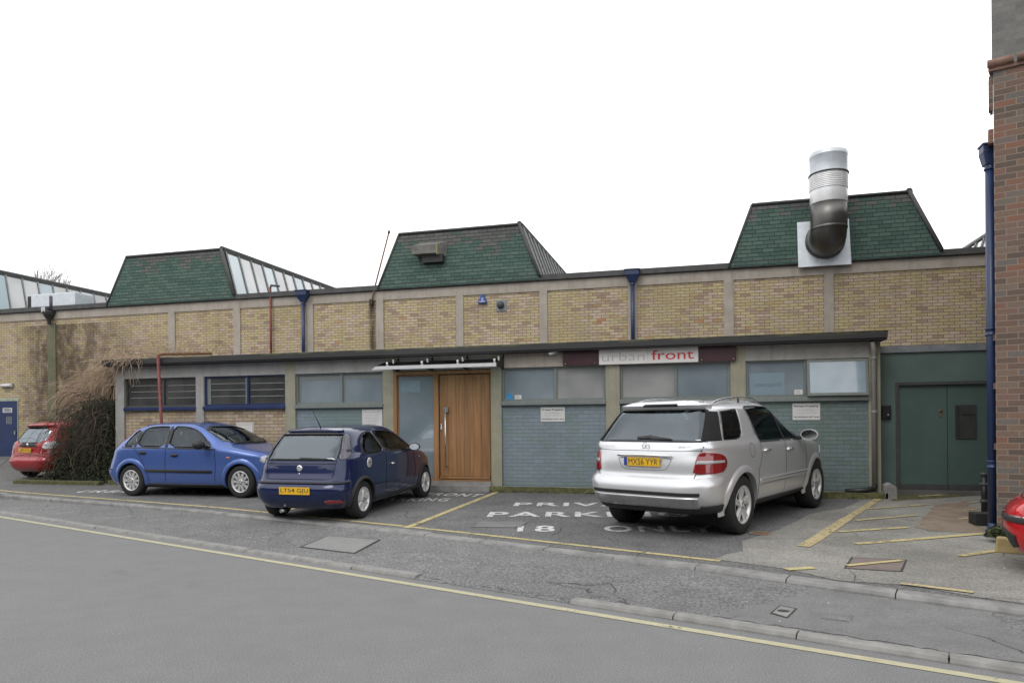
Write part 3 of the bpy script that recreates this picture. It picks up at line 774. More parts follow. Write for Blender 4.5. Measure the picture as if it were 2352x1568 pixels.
# mossy plinth in front
m = MB(); m.box(XL - .02, a - .02, YF - .20, YF - .004, .05, .285); m.box(b + .02, XR + .05, YF - .20, YF - .004, .05, .285); m.box(a - .019, b + .019, YF - .24, YF - .051, .05, .30)
B(m, 'plinth', [M_kerb], ext)
m = MB(); rp = random.Random(3)
n_ = 90; mv = []
for q in range(n_ + 1):
    x = XL + (XR - XL) * q / n_; mv += [(x, YF - .205 - rp.uniform(.004, .04), .17 + rp.uniform(0, .04)), (x, YF - .215, .286 + rp.uniform(0, .008)), (x, YF - .13 + rp.uniform(-.04, .05), .2885)]
    if a - .02 < x < b + .02: mv[-3:] = [(v_[0], YF - .245, .1 + .01 * k_) for k_, v_ in enumerate(mv[-3:])]
m.add(mv, [(3 * q + k_, 3 * q + 3 + k_, 3 * q + 4 + k_, 3 * q + 1 + k_) for q in range(n_) for k_ in (0, 1)])
B(m, 'moss', M_moss, ext)
# right end return wall
m = MB(); m.box(XR - .03, XR - .002, YF + .22, YB - .04, .0, 2.96); B(m, 'end_wall', M_brick_low, ext)

# ------------------------------------------------------------ green annex with double doors
YA = 13.95
anx = empty('green_annex', (4.5, YA, .2), 0, 'dark green painted annex with steel double doors between the extension and the red brick building', 'building')
m = MB(); m.box(XR + .001, 3.53, YA, YA + .2, .1, 2.78); m.box(3.53, 9.0, YA, YA + .2, 2.24, 2.78); m.box(5.26, 9., YA, YA + .2, .1, 2.24); m.box(XR + .001, 9., YA + .2, YB - .05, .1, 2.78); B(m, 'wall', M_green_wall, anx)
m = MB(); m.box(XR + .0, 9.02, YA - .04, YA + .25, 2.782, 2.90); m.box(XR, 9.02, YA + .25, YB - .02, 2.785, 2.84); B(m, 'flashing', M_flash, anx)
m = MB(); m.box(3.532, 3.58, YA - .01, YA + .12, .2, 2.236); m.box(5.21, 5.258, YA - .01, YA + .12, .2, 2.236); m.box(3.58, 5.21, YA - .01, YA + .12, 2.19, 2.236); B(m, 'door_frame', M_darkframe, anx)
for k, (x0, x1) in enumerate(((3.583, 4.372), (4.382, 5.208))):
    m = MB(); m.box(x0, x1, YA + .05, YA + .1, .32, 2.187); d = B(m, 'steel_door', M_green_door, anx)
    m = MB(); m.box(x0, x1, YA + .02, YA + .049, .30, .40); sub(m, 'kick_plate', M_darkframe, d)
    if k == 0:
        m = MB(); m.lathe([(0, -.02), (.025, -.02), (.03, 0)], (4.27, YA + .05, 1.72), axis='Y', n=12); m.box(4.255, 4.285, YA + .03, YA + .05, 1.62, 1.68); sub(m, 'lock', M_rust, d)
    else:
        m = MB(); m.box(4.50, 4.83, YA + .03, YA + .049, 1.22, 1.82); sub(m, 'dark_panel', simple('dark_grey_panel', (.04, .042, .042), .5), d)
        m = MB(); m.box(4.60, 4.80, YA + .02, YA + .029, 1.64, 1.66); m.box(4.52, 4.56, YA + .024, YA + .029, 1.25, 1.79); sub(m, 'letter_slot', M_black, d)
    d.matrix_parent_inverse = Matrix.Translation(-anx.location)
m = MB(); m.box(3.5, 5.3, YA - .12, YA - .001, .1, .30); B(m, 'doorstep', M_felt_roof, anx)
root = empty('door_entry_box', (3.36, YA, 1.70), 0, 'black door entry box on the green wall beside the grey drain pipe', 'intercom')
m = MB(); m.box(-.07, .08, -.07, -.001, -.11, .13); m.build('housing', M_blackplastic, root, bevel=.012)
m = MB(); m.lathe([(0, -.09), (.018, -.088), (.02, -.07)], (.03, 0, -.05), axis='Y', n=12); m.build('button', M_steel, root)
q = A(2041, 1127); root = MB(); root.prism([(-.11, 0), (.11, 0), (.10, .26), (-.02, .34), (-.10, .30)], -.1, .1, 'Y')
o = root.build('concrete_block', M_kerb, bevel=.02); o.location = (3.30, 13.46, .13); tag(o, 'stubby concrete guard block at the foot of the pier by the green doors', 'block')

# ------------------------------------------------------------ red brick building on the right
CN = atG(2290, 1236); sC, tC = ts(CN[0], CN[1])
rb = empty('red_brick_building', (CN[0], CN[1], 0), SA, 'tall red brown brick building at the right edge with a clay ledge', 'building')
zq = lambda y: EYE + (957 - y) / FPX * (-CN[0] * sa + CN[1] * ca)
ZL = zq(165)
m = MB(); m.prism([(0, 0), (14, 0), (14, 12), (1.6, 12)], -.1, ZL, 'Z'); m.build('wall', M_redbrick, rb)
for (z0, z1, dx) in ((zq(326), zq(294), -.055), (zq(245), zq(172), -.045), (zq(250), zq(246), -.03), (2.55, 2.62, -.02), (1.95, 2.02, -.02), (1.2, 1.27, -.02)):
    m = MB(); m.box(dx, -.001, .02, .20, z0, z1); m.build('toothed_brick', M_redbrick, rb)
m = MB(); m.prism([(-.05, -.03), (14, -.03), (14, 12), (1.55, 12)], ZL + .002, ZL + .05, 'Z')
for k in range(48): m.tube([(-.06 + k * .3, -.04, ZL + .09), (.205 + k * .3, -.04, ZL + .09)], .05, 8)
m.build('clay_ledge', simple('clay_tile', (.21, .125, .095), .8, var=.35, scale=5), rb)
m = MB(); m.prism([(-.01, .10), (14, .10), (14, 12), (1.6, 12)], ZL + .06, 9, 'Z'); m.build('upper_wall', M_greybrick, rb)
m = MB(); m.box(.37, .9, .06, .099, zq(92), 7.6); w_ = m.build('window', M_whiteboard, rb); m = MB(); m.box(.385, .85, .05, .059, zq(54), 7.6); m.build('pane', M_pane_pale, w_)
m = MB(); m.box(.345, .9, -.03, -.001, zq(277), zq(212)); sgn = m.build('wall_sign', M_whiteboard, rb)
m = MB(); m.box(.345, .9, -.03, -.001, zq(742), zq(690)); m.build('wall_sign', M_whiteboard, rb)
def hopperpipe(name, x, y, ztop, zbot, label, group=None, r=.055, hw=.2, hh=.22, mt=M_bluepipe, collars=(), shoe=False, rz=0.):
    root = empty(name, (x, y, zbot), rz, label, 'drain pipe', group); H = ztop - zbot
    m = MB(); m.tube([(0, 0, 0), (0, 0, H - hh)], r, 14); m.build('pipe', mt, root)
    m = MB(); q = hw / 2
    m.box(-q, q, -q * .8, q * .8, H - hh * .45, H)
    m.add([(-q, -q * .8, H - hh * .45), (q, -q * .8, H - hh * .45), (q, q * .8, H - hh * .45), (-q, q * .8, H - hh * .45), (-r * 1.2, -r * 1.2, H - hh), (r * 1.2, -r * 1.2, H - hh), (r * 1.2, r * 1.2, H - hh), (-r * 1.2, r * 1.2, H - hh)],
          [(0, 1, 5, 4), (1, 2, 6, 5), (2, 3, 7, 6), (3, 0, 4, 7), (4, 5, 6, 7)])
    m.box(-q * 1.12, q * 1.12, -q * .92, q * .92, H - .03, H)
    m.build('hopper', mt, root, bevel=.008)
    for c in list(collars) + [H - hh - .06]:
        m = MB(); m.lathe([(r, c), (r + .014, c + .005), (r + .014, c + .02), (r + .006, c + .025), (r + .006, c + .075), (r + .014, c + .08), (r + .014, c + .095), (r, c + .1)], n=14); m.build('collar', mt, root)
    if shoe:
        m = MB(); m.tube([(0, 0, .16), (0, 0, .10), (-.02, -.05, .05), (-.08, -.16, .02)], [r * 1.02, r * 1.15, r * 1.25, r * 1.25], 14); m.build('shoe', mt, root)
    return root
PP = atG(2281, 1229)
zt_ = EYE + (958 - 332) / FPX * (-PP[0] * sa + PP[1] * ca)
hopperpipe('drain_pipe', PP[0], PP[1], zt_, PP[2], 'tall dark blue drain pipe with square hopper on the corner of the red brick building', r=.055, hw=.20, hh=.27, collars=(.85, 2.52), shoe=True)
for (xx, lab) in ((-11.08, 'dark blue drain pipe with hopper on the brick wall above the brown brick office panels'), (-1.53, 'dark blue drain pipe with hopper on the brick wall above the shop sign')):
    hopperpipe('drain_pipe', xx, YB - .13, 5.48, 3.05, lab, 'blue hopper pipes on the long brick wall', r=.05, hw=.36, hh=.34)
# broken black hopper with lamp, far left
root = empty('broken_hopper', (-20.45, YB - .12, 5.2), 0, 'broken black hopper without a pipe at the top of the green stained pier', 'hopper')
m = MB(); m.lathe([(.20, .12), (.21, .08), (.13, -.06), (.06, -.16), (.05, -.30)], n=16); m.build('bowl', M_black, root)
m = MB(); m.box(-.10, .06, -.2, -.05, .08, .24); m.build('bracket', M_steel, root)
m = MB(); m.tube([(.08, 0, .1), (.08, 0, .62)], .05, 10); m.build('vent_stub', simple('dull_purple_pipe', (.06, .05, .07), .5), root)
# cabinet on roof, far left
m = MB(); c0 = MB(); c0.box(-21.75, -19.9, YB + .35, YB + 1.1, 5.55, 6.02)
root = empty('roof_cabinet', (-20.8, YB + .7, 5.5), 0, 'pale metal cabinet on the parapet in front of the far left roof light', 'cabinet')
part_of(c0.build('housing', M_galv, None, bevel=.02), root)
c0 = MB(); c0.box(-21.95, -21.76, YB + .4, YB + 1.0, 5.58, 5.98); c0.box(-21.7, -20, YB + .4, YB + 1.0, 5.48, 5.549); part_of(c0.build('grille', M_black, None), root)
# grey pipe at right end of extension
root = empty('drain_pipe', (3.075, YF - .06, .33), 0, 'grey plastic drain pipe at the right end of the office extension', 'drain pipe')
m = MB(); m.tube([(0, 0, .06), (0, 0, 2.35), (-.0, -.03, 2.45), (-.05, -.10, 2.62)], .045, 12); m.build('pipe', M_greyplastic, root)
for z in (1.35, 2.3): MB().lathe([(.046, z), (.054, z + .005), (.054, z + .05), (.046, z + .055)], n=12).build('collar', M_greyplastic, root)
m = MB(); m.tube([(0, 0, .08), (-.01, -.03, .03), (-.15, -.08, .0), (-.50, -.08, -.03)], .05, 10); m.build('shoe', M_blackplastic, root)
# red standpipe in front of the first window
xr0 = atY(373, 990, YF - .33)[0]; root = empty('red_standpipe', (xr0, YF - .33, .2), 0, 'red standpipe rising past the first office window and bending over the roof', 'pipe')
xt, zt2 = atY(363, 818, YF - .33)
m = MB(); m.tube([(0, 0, 0), (0, 0, .9), (xt - xr0, 0, zt2 - .2)], .034, 10); m.build('pipe', M_redpipe, root)
m = MB(); m.tube([(xt - xr0, 0, zt2 - .24), (xt - xr0, 0, zt2 - .19), (xt - xr0 + .05, .02, zt2 - .15), (xt - xr0 + .14, .05, zt2 - .145), (xt - xr0 + 1.0, .55, zt2 - .12)], .032, 10); m.build('outlet', M_rust, root)
root = empty('red_vent_pipe', (-12.2, YB - .08, 3.1), 0, 'thin red pipe on the upper brick wall left of the blue drain pipe', 'pipe')
m = MB(); m.tube([(0, 0, 0), (0, 0, 2.55)], .03, 8); m.build('pipe', M_redpipe, root)
m = MB(); m.tube([(0, 0, 2.52), (.02, 0, 2.6), (.3, 0, 2.56)], .032, 8); m.build('outlet', M_felt, root)
# leaning pole
root = empty('aerial_pole', (-8.93, YB - .09, 4.9), 0, 'thin rusty pole leaning up from the brick wall beside the middle roof light', 'pole')
m = MB(); m.tube([(0, 0, 0), (.10, 0, .45), (.58, 0, 2.08)], .022, 6); m.build('pole', M_rust, root)
m = MB(); m.box(-.05, .05, .0, .088, .05, .22); m.build('bracket', M_black, root)
m = MB(); m.tube([(.575, 0, 2.05), (.59, 0, 2.13)], .035, 6); m.build('cap', M_rust, root)
def stain():
    m = NM('soot_stain'); o = m.obj(); z = m.n('ShaderNodeSeparateXYZ', {0: o}); x = z.outputs[0]
    d = m.math('ABSOLUTE', m.math('ADD', x, 8.93)); f = m.math('SUBTRACT', 1., m.math('DIVIDE', d, .14))
    f = m.math('MULTIPLY', f, m.ramp(m.noise(m.scalevec(o, (4, 4, .8)), 2, 5), [(.3, .3), (.6, 1.)]))
    m.set(col=(.055, .035, .022), rough=.9, alpha=m.math('MULTIPLY', f, .9)); return m.m
m = MB(); m.add([(-9.07, YB - .004, 3.0), (-8.805, YB - .004, 3.0), (-8.805, YB - .004, 5.0), (-9.07, YB - .004, 5.0)], [(0, 1, 2, 3)]); B(m, 'soot_stain', stain(), bld)
def stain2():
    m = NM('damp_stain'); o = m.obj(); x = m.n('ShaderNodeSeparateXYZ', {0: o}).outputs[0]
    d = m.math('ABSOLUTE', m.math('ADD', x, 20.46)); f = m.math('SUBTRACT', 1., m.math('DIVIDE', d, m.math('ADD', 1.6, m.math('MULTIPLY', m.math('GREATER_THAN', x, -20.46), 1.9))))
    f = m.math('MULTIPLY', f, m.ramp(m.noise(m.scalevec(o, (1.5, 1.5, .8)), 1.5, 6, .7), [(.35, .1), (.6, 1.)]))
    m.set(col=(.075, .05, .032), rough=.9, alpha=m.math('MINIMUM', m.math('MULTIPLY', f, .85), .7)); return m.m
for a_, b_ in ((-22.0, -20.625), (-20.295, -17.2)):
    m = MB(); m.add([(a_, YB - .004, .4), (b_, YB - .004, .4), (b_, YB - .004, 4.9), (a_, YB - .004, 4.9)], [(0, 1, 2, 3)]); B(m, 'damp_stain', stain2() if a_ < -21.9 else bpy.data.materials['damp_stain'], bld)

# ------------------------------------------------------------ flue on the right roof light
fx, fy = 3.07, YB - .62
root = empty('exhaust_flue', (fx, YB, 5.3), 0, 'big steel exhaust flue bending up out of a square plate on the right roof light', 'flue')
m = MB(); m.add([(2.46, YB - .17, 5.27), (3.64, YB - .17, 5.27), (3.62, YB - .02, 6.40), (2.46, YB - .02, 6.40)], [(0, 1, 2, 3)])
m.add([(2.46, YB - .15, 5.27), (3.64, YB - .15, 5.27), (3.62, YB + .0, 6.40), (2.46, YB + .0, 6.40)], [(0, 3, 2, 1)]); part_of(m.build('plate', M_galv, None), root)
zc_ = -fx * sa + fy * ca
zpx = lambda y: EYE + (961 - y) / FPX * (-fx * sa + fy * ca)
rF = .40
zE = zpx(560)
zB = zpx(582)
m = MB(); m.tube([(fx, YB - .10, zB + .42), (fx, YB - .28, zB + .42), (fx, fy + .17, zB + .45), (fx, fy + .05, zB + .54), (fx, fy + .01, zB + .68), (fx, fy, zB + .82), (fx, fy, zpx(470))], [rF * 1.04, rF * 1.04, rF * 1.03, rF * 1.0, rF, rF, rF], 32); part_of(m.build('elbow', M_polish, None), root)
m = MB(); m.lathe([(rF + .002, zpx(528)), (rF + .006, zpx(527)), (rF + .006, zpx(525)), (rF + .002, zpx(523))], (fx, fy, 0), n=32); m.lathe([(rF + .01, YB - .20), (rF + .05, YB - .17), (rF + .05, YB - .13)], (fx, 0, zB + .42), 'Y', 32); part_of(m.build('seam_ring', M_polish, None), root)
m = MB(); m.lathe([(rF + .004, zpx(470)), (rF + .008, zpx(469)), (rF + .008, zpx(440))], (fx, fy, 0), n=32)
zz = zpx(440); st_ = (zpx(404) - zz) / 9
pr = []
for k in range(9): pr += [(rF + .002, zz + st_ * k), (rF + .022, zz + st_ * (k + .35)), (rF + .022, zz + st_ * (k + .65)), (rF + .002, zz + st_ * (k + 1))]
m.lathe(pr, (fx, fy, 0), n=32); part_of(m.build('duct', M_alu, None), root)
m = MB(); m.lathe([(rF + .0, zpx(405)), (rF + .04, zpx(404.5)), (rF + .04, zpx(402)), (rF, zpx(401))], (fx, fy, 0), n=32); part_of(m.build('clamp_ring', M_darkframe, None), root)
m = MB(); m.lathe([(rF + .012, zpx(402)), (rF + .012, zpx(364)), (rF + .02, zpx(363)), (rF + .02, zpx(361)), (rF + .012, zpx(360)), (rF + .02, zpx(358)), (rF + .012, zpx(357)), (rF + .015, zpx(354)), (rF - .01, zpx(354)), (rF - .01, zpx(395))], (fx, fy, 0), n=32); part_of(m.build('outlet', M_galv, None), root)
# box vent on the middle roof light
root = empty('box_vent', (-7.2, YB - .1, 6.35), 0, 'weathered grey boxed vent hood on the middle roof light', 'vent')
m = MB(); m.add([(-7.55, YB - .35, 6.24), (-6.83, YB - .35, 6.24), (-6.83, YB - .35, 6.48), (-7.55, YB - .35, 6.48), (-7.50, YB + .1, 6.24), (-6.62, YB + .1, 6.18), (-6.62, YB + .1, 6.66), (-7.42, YB + .1, 6.66)], [(0, 1, 2, 3), (3, 2, 6, 7), (0, 3, 7, 4), (1, 5, 6, 2), (0, 4, 5, 1)]); part_of(m.build('hood', simple('weathered_grey_metal', (.14, .135, .125), .8, var=.3, scale=6), None), root)
m = MB(); m.box(-7.3, -6.7, YB - .22, YB + .0, 6.02, 6.238); part_of(m.build('duct', M_black, None), root)
m = MB(); m.box(-6.828, -6.80, YB - .352, YB - .1, 6.2, 6.5); part_of(m.build('edge_strip', simple('yellowed_strip', (.25, .22, .10), .7), None), root)

# ------------------------------------------------------------ signs and fittings on the walls
def board(name, px, Y, label, lines, mt=M_signgrey, cat='sign', th=.012, ymid=None, border=None):
    (x0, y0), (x1, y1) = px; a_ = atY(x0, y0, Y); b_ = atY(x1, y1, Y)
    w, h = b_[0] - a_[0], a_[1] - b_[1]; root = empty(name, (a_[0], Y, b_[1]), 0, label, cat)
    m = MB(); m.box(0, w, -th, -.001, 0, h); m.build('board', mt, root, bevel=.003)
    if border:
        q = MB(); t = .018
        q.box(t, w - t, -th - .002, -th - .0005, h - 1.6 * t, h - t); q.box(t, w - t, -th - .002, -th - .0005, t, 1.6 * t); q.box(t, 1.6 * t, -th - .002, -th - .0005, 1.6 * t, h - 1.6 * t); q.box(w - 1.6 * t, w - t, -th - .002, -th - .0005, 1.6 * t, h - 1.6 * t)
        q.build('border', border, root)
    for (body, fx0, fx1, fy0, fh, im, wt) in lines:
        text_obj('lettering', body, w * (fx1 - fx0), h * fh, (w * fx0, -th, h * fy0), (1, 0, 0), (0, 0, 1), im, root, n_off=.0012, weight=wt)
    return root
PPL = [('Private Property', .06, .94, .74, .14, M_ink, .03), ('Parking Restrictions', .2, .8, .54, .09, M_inkgrey, 0), ('24 hours, 7 days a week', .12, .88, .37, .09, M_inkgrey, 0), ('No Parking at ANY time', .05, .95, .13, .10, M_ink, .03)]
board('parking_sign', ((1242, 935), (1298, 968)), YF + .043, 'Private Property notice on the blue grey brick right of the oak door', PPL)
board('parking_sign', ((1820, 926), (1884, 964)), YF + .043, 'Private Property notice on the green brick under the open window', PPL)
board('notice_board', ((832, 940), (879, 980)), YF + .043, 'pale notice with thin lines of print left of the entrance pier', [('STAFF AND VISITORS ONLY', .08, .92, .80, .07, M_inkgrey, 0), ('please report to the main office', .2, .8, .62, .06, M_inkgrey, 0), ('deliveries to the yard', .15, .85, .46, .06, M_inkgrey, 0), ('Monday to Friday', .25, .75, .30, .06, M_inkgrey, 0), ('no parking', .3, .7, .15, .06, M_inkgrey, 0)])
board('notice_board', ((543, 970), (583, 1010)), YF + .043, 'white framed notice on brown brick behind the bright blue hatchback', [('PRIVATE PARKING', .12, .88, .80, .08, M_inkgrey, 0), ('Permit holders only', .2, .8, .62, .07, M_inkgrey, 0), ('at all times', .3, .7, .45, .07, M_inkgrey, 0)], M_whiteboard, border=M_inkgrey)
# shop sign
Y0 = YF - .06
sx = [atY(x, 818, Y0)[0] for x in (1293, 1376, 1488, 1604, 1691)]
root = empty('shop_sign', (sx[0], Y0, 2.69), 0, 'white shop sign with grey and red lettering between maroon boards', 'sign')
m = MB(); m.box(0, sx[1] - sx[0], -.01, .05, 0, .29); m.build('maroon_board', M_maroon, root)
m = MB(); m.box(sx[3] - sx[0], sx[4] - sx[0], -.01, .05, 0, .28); m.build('maroon_board', M_maroon, root)
m = MB(); m.box(sx[1] - sx[0] + .002, sx[3] - sx[0] - .002, -.02, .05, -.005, .283); m.build('white_board', M_whiteboard, root)
m = MB(); m.box(sx[2] - sx[0] - .004, sx[2] - sx[0] + .004, -.022, -.0205, .02, .26); m.build('divider', M_inkgrey2, root)
u0 = sx[1] - sx[0] + .06; u1 = sx[2] - sx[0] - .06
text_obj('lettering', 'urban', u1 - u0, .165, (u0, -.02, .055), (1, 0, 0), (0, 0, 1), M_inkgrey2, root, n_off=.002, weight=-.012)
u0 = sx[2] - sx[0] + .07; u1 = sx[3] - sx[0] - .08
text_obj('lettering', 'front', u1 - u0, .185, (u0, -.02, .055), (1, 0, 0), (0, 0, 1), M_inkred, root, n_off=.002, weight=.005)
m = MB()
for x in (.05, sx[1] - sx[0] - .08, sx[3] - sx[0] + .06, sx[4] - sx[0] - .05): m.lathe([(0, -.022), (.012, -.02), (.012, -.01)], (x, 0, .03), axis='Y', n=8)
m.build('fixing_screw', M_steel, root)
# security camera
cxx = atY(1268, 812, YF - .1); root = empty('security_camera', (cxx[0] + .1, YF, cxx[1] + .05), 0, 'small silver security camera under the eaves left of the shop sign', 'camera')
m = MB(); m.tube([(0, 0, 0), (0, -.06, 0), (-.05, -.1, -.03)], .014, 6); m.build('bracket', M_blind, root)
m = MB(); m.tube([(.0, -.08, -.01), (-.15, -.16, -.06)], .032, 12); m.build('housing', M_alu, root)
# alarm box
ax = atY(1108, 688, YB - .05); root = empty('alarm_box', (ax[0], YB, ax[1]), 0, 'blue triangular alarm box high on the yellow brick wall', 'alarm box')
m = MB(); m.prism([(-.135, -.10), (.135, -.10), (.03, .15), (-.03, .15)], -.07, -.001, 'Y'); m.build('housing', simple('bright_blue_plastic', (.015, .06, .30), .35), root, bevel=.012)
text_obj('lettering', 'G', .07, .07, (-.035, -.071, -.02), (1, 0, 0), (0, 0, 1), M_whiteboard, root, n_off=.002, weight=.02)
m = MB(); m.box(-.08, .08, -.074, -.0715, -.065, -.045); m.build('stripe', M_whiteboard, root)
lx = atY(1151, 700, YB - .05); root = empty('round_wall_vent', (lx[0], YB, lx[1]), 0, 'round dark cowl on a square grey plate beside the blue alarm box', 'vent')
m = MB(); m.box(-.15, .15, -.02, -.001, -.16, .14); m.build('plate', M_flash, root)
m = MB(); m.lathe([(0, -.14), (.05, -.135), (.085, -.11), (.10, -.06), (.10, -.02)], (-.02, 0, .0), axis='Y', n=20); m.build('cowl', M_darkframe, root)
# window stickers
for (px, lab, mt, tri) in (((1171, 910), 'bright blue triangular sticker in the lower left corner of the window right of the door', simple('cyan_sticker', (.03, .25, .55), .4), True), ((1190, 912), 'small white sticker beside the blue triangular sticker', M_whiteboard, False), ((1834, 900), 'small white sticker beside the open window', M_whiteboard, False)):
    p = atY(px[0], px[1], YF + .08); m = MB()
    if tri: m.prism([(-.09, -.07), (.08, -.07), (.0, .10)], -.003, .0)
    else: m.box(-.07, .07, -.003, 0, -.055, .045)
    o = m.build('window_sticker', mt); o.location = (p[0], YF + .084, p[1]); tag(o, lab, 'sticker')
    if not tri:
        q = MB()
        for k in range(2): q.box(-.05, .03, -.005, -.0035, -.02 + .03 * k, -.01 + .03 * k)
        q.build('print', M_inkgrey, o)
# faint reversed poster in window six
p = atY(1722, 905, YF + .08); p2 = atY(1802, 855, YF + .08)
m = MB(); m.box(p[0], p2[0], YF + .078, YF + .081, p[1] - .05, p2[1]); o = m.build('window_poster', frosted('pale_poster', (.19, .26, .30), (.21, .28, .33))); tag(o, 'pale poster showing through the blue pane left of the open window', 'poster')
text_obj('lettering', 'Diagmatic', (p2[0] - p[0]) * .8, .09, (p2[0] - .06, YF + .078, p[1] + .12), (-1, 0, 0), (0, 0, 1), simple('faint_print', (.10, .14, .17), .5), o, n_off=-.002)

# black block and stub pipe by blue pipe
q = A(2262, 1205); m = MB(); m.box(-.16, .16, -.12, .12, 0, .17); o = m.build('black_block', simple('matt_black_block', (.02, .021, .022), .7), bevel=.012); o.location = q; tag(o, 'low black rubber block on the ground left of the blue drain pipe', 'block')
q = A(2262, 1185); root = empty('black_stub_pipe', q, 0, 'short black pipe with ribbed collars standing behind the blue drain pipe', 'pipe')
m = MB(); m.tube([(0, 0, 0), (0, 0, .62)], .045, 10); m.build('pipe', M_blackplastic, root)
for z in (.2, .45, .6): MB().lathe([(.045, z), (.062, z + .01), (.062, z + .04), (.045, z + .05)], n=12).build('collar', M_darkframe, root)
# yellow painted concrete wedge by the red car
q = A(2300, 1268); m = MB(); m.prism([(-.06, 0), (.22, 0), (.20, .09), (.04, .17), (-.04, .17)], -.06, .08, 'Y'); o = m.build('painted_kerb_block', simple('yellowed_concrete', (.40, .31, .15), .9, var=.3, scale=7), bevel=.015); o.location = q; o.rotation_euler.z = SA; tag(o, 'yellow painted concrete block against the brick wall beside the red car nose', 'block')
# weeds at the brick corner
def leafclump(m, c, r, n, sz, rg, zs=1.):
    for i in range(n):
        d = Vector((rg.gauss(0, 1), rg.gauss(0, 1), abs(rg.gauss(0, 1)) * zs)).normalized() * r * rg.random() ** .4
        p = Vector(c) + d; a = Vector((rg.uniform(-1, 1), rg.uniform(-1, 1), rg.uniform(-.6, 1))).normalized(); b = a.cross(Vector((rg.uniform(-1, 1), rg.uniform(-1, 1), rg.uniform(-1, 1)))).normalized(); s = sz * rg.uniform(.6, 1.3)
        m.add([p - a * s, p + b * s * .5, p + a * s, p - b * s * .5], [(0, 1, 2, 3)])
M_weed = simple('dull_green_leaf', (.045, .060, .022), .8, var=.5, scale=20)
m = MB(); rg = random.Random(2); q = A(2291, 1245); leafclump(m, (0, 0, .06), .13, 260, .03, rg, 1.6); o = m.build('weed_clump', M_weed, fixn=False); o.location = q; tag(o, 'small weed clump at the foot of the brick corner', 'weeds')
# mossy joint by the kerb near the navy hatchback
m = MB(); q = F_(700, 1194); rg = random.Random(4); 
for i in range(240): 
    x, y = rg.gauss(0, .16), rg.gauss(0, .05); s = rg.uniform(.008, .022); m.lathe([(0, s), (s, 0)], (x, y, 0), n=5, sm=False)
o = m.build('moss_tuft', M_moss); o.location = (q[0], q[1], .09); o.rotation_euler.z = SA; tag(o, 'mossy gap in the kerb behind the navy hatchback', 'moss')
q = A(222, 1094); m = MB(); m.tube([(-.12, 0, .03), (0, .02, .05), (.13, 0, .03)], .03, 7); o = m.build('litter_can', simple('pink_red_can', (.5, .03, .06), .4)); o.location = (q[0], q[1], .28); tag(o, 'crushed pink red can lying at the foot of the ivy', 'litter')
# scattered flecks
m = MB(); rg = random.Random(21)
for i in range(90):
    s_ = rg.uniform(-12, 2.5); t_ = rg.choice([rg.uniform(5.5, 6.9), rg.uniform(5.5, 6.9), rg.uniform(7.6, 12)])
    X, Y = st(s_, t_)
    if Y > 13.1: continue
    z = FZ(X, Y) if 5.4 < t_ < 7 else (0. if t_ < 5.3 else G(X, Y)); w = rg.uniform(.004, .012)
    m.lathe([(0, w * .4), (w, 0)], (X, Y, z + .004), n=5, sm=False)
tag(m.build('grit', simple('pale_grit', (.5, .49, .46), .8)), kind='stuff')

# ------------------------------------------------------------ planter kerb, ivy and dry creeper
m = MB(); m.box(-16.1, XL - .12, 13.2, 13.36, .05, .27); m.box(-16.1, -15.95, 13.37, 14.6, .05, .27); o = m.build('planter_kerb', [M_moss], bevel=.02); tag(o, 'mossy kerb edging the bed where the ivy grows', 'kerb')
ivy = empty('climbing_shrub', (-14.6, 14., .2), 0, 'overgrown creeper of dry twigs over dark ivy at the left end of the office', 'shrub')
def hullz(X):      # top of the dark ivy
    return .3 + 1.9 * sstep(-15.9, -14.3, X)
M_ivy = simple('dark_ivy_leaf', (.026, .034, .014), .85, var=.8, scale=6)
M_core_shade = simple('shaded_twig_core', (.018, .016, .012), .95, var=.4, scale=9)  # near-black colour paints the shade inside the creeper
rg = random.Random(31)
m = MB()
for i in range(9000):
    X = -13.45 - abs(rg.gauss(0, 1.0)); 
    if X < -15.75: continue
    Z = rg.uniform(.15, max(.4, hullz(X))); Y = 13.45 + rg.random() ** 2 * .6 + .25 * (1 - min(1, Z)) * 0 + rg.uniform(0, .25)
    a_ = Vector((rg.uniform(-1, 1), rg.uniform(-.6, .2), rg.uniform(-1, .5))).normalized(); b_ = a_.cross(Vector((rg.uniform(-.5, .5), -1, rg.uniform(-.5, .5)))).normalized(); s_ = rg.uniform(.018, .038); p = Vector((X, Y, Z))
    m.add([p - a_ * s_, p + b_ * s_ * .6, p + a_ * s_, p - b_ * s_ * .6], [(0, 1, 2, 3)])
part_of(m.build('ivy_leaves', M_ivy, None, fixn=False), ivy)
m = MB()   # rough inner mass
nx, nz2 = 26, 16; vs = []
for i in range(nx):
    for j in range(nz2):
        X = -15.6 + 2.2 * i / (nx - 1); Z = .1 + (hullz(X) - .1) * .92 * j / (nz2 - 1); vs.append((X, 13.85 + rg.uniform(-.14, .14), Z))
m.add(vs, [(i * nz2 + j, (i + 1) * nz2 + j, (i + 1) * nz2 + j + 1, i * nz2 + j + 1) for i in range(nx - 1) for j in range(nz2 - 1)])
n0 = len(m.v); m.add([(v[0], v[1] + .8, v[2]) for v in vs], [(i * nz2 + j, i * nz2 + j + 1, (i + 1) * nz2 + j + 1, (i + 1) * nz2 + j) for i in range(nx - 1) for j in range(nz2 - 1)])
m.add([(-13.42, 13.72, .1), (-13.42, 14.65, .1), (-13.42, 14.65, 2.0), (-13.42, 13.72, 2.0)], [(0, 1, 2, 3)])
part_of(m.build('stem_mass', M_core_shade, None), ivy)
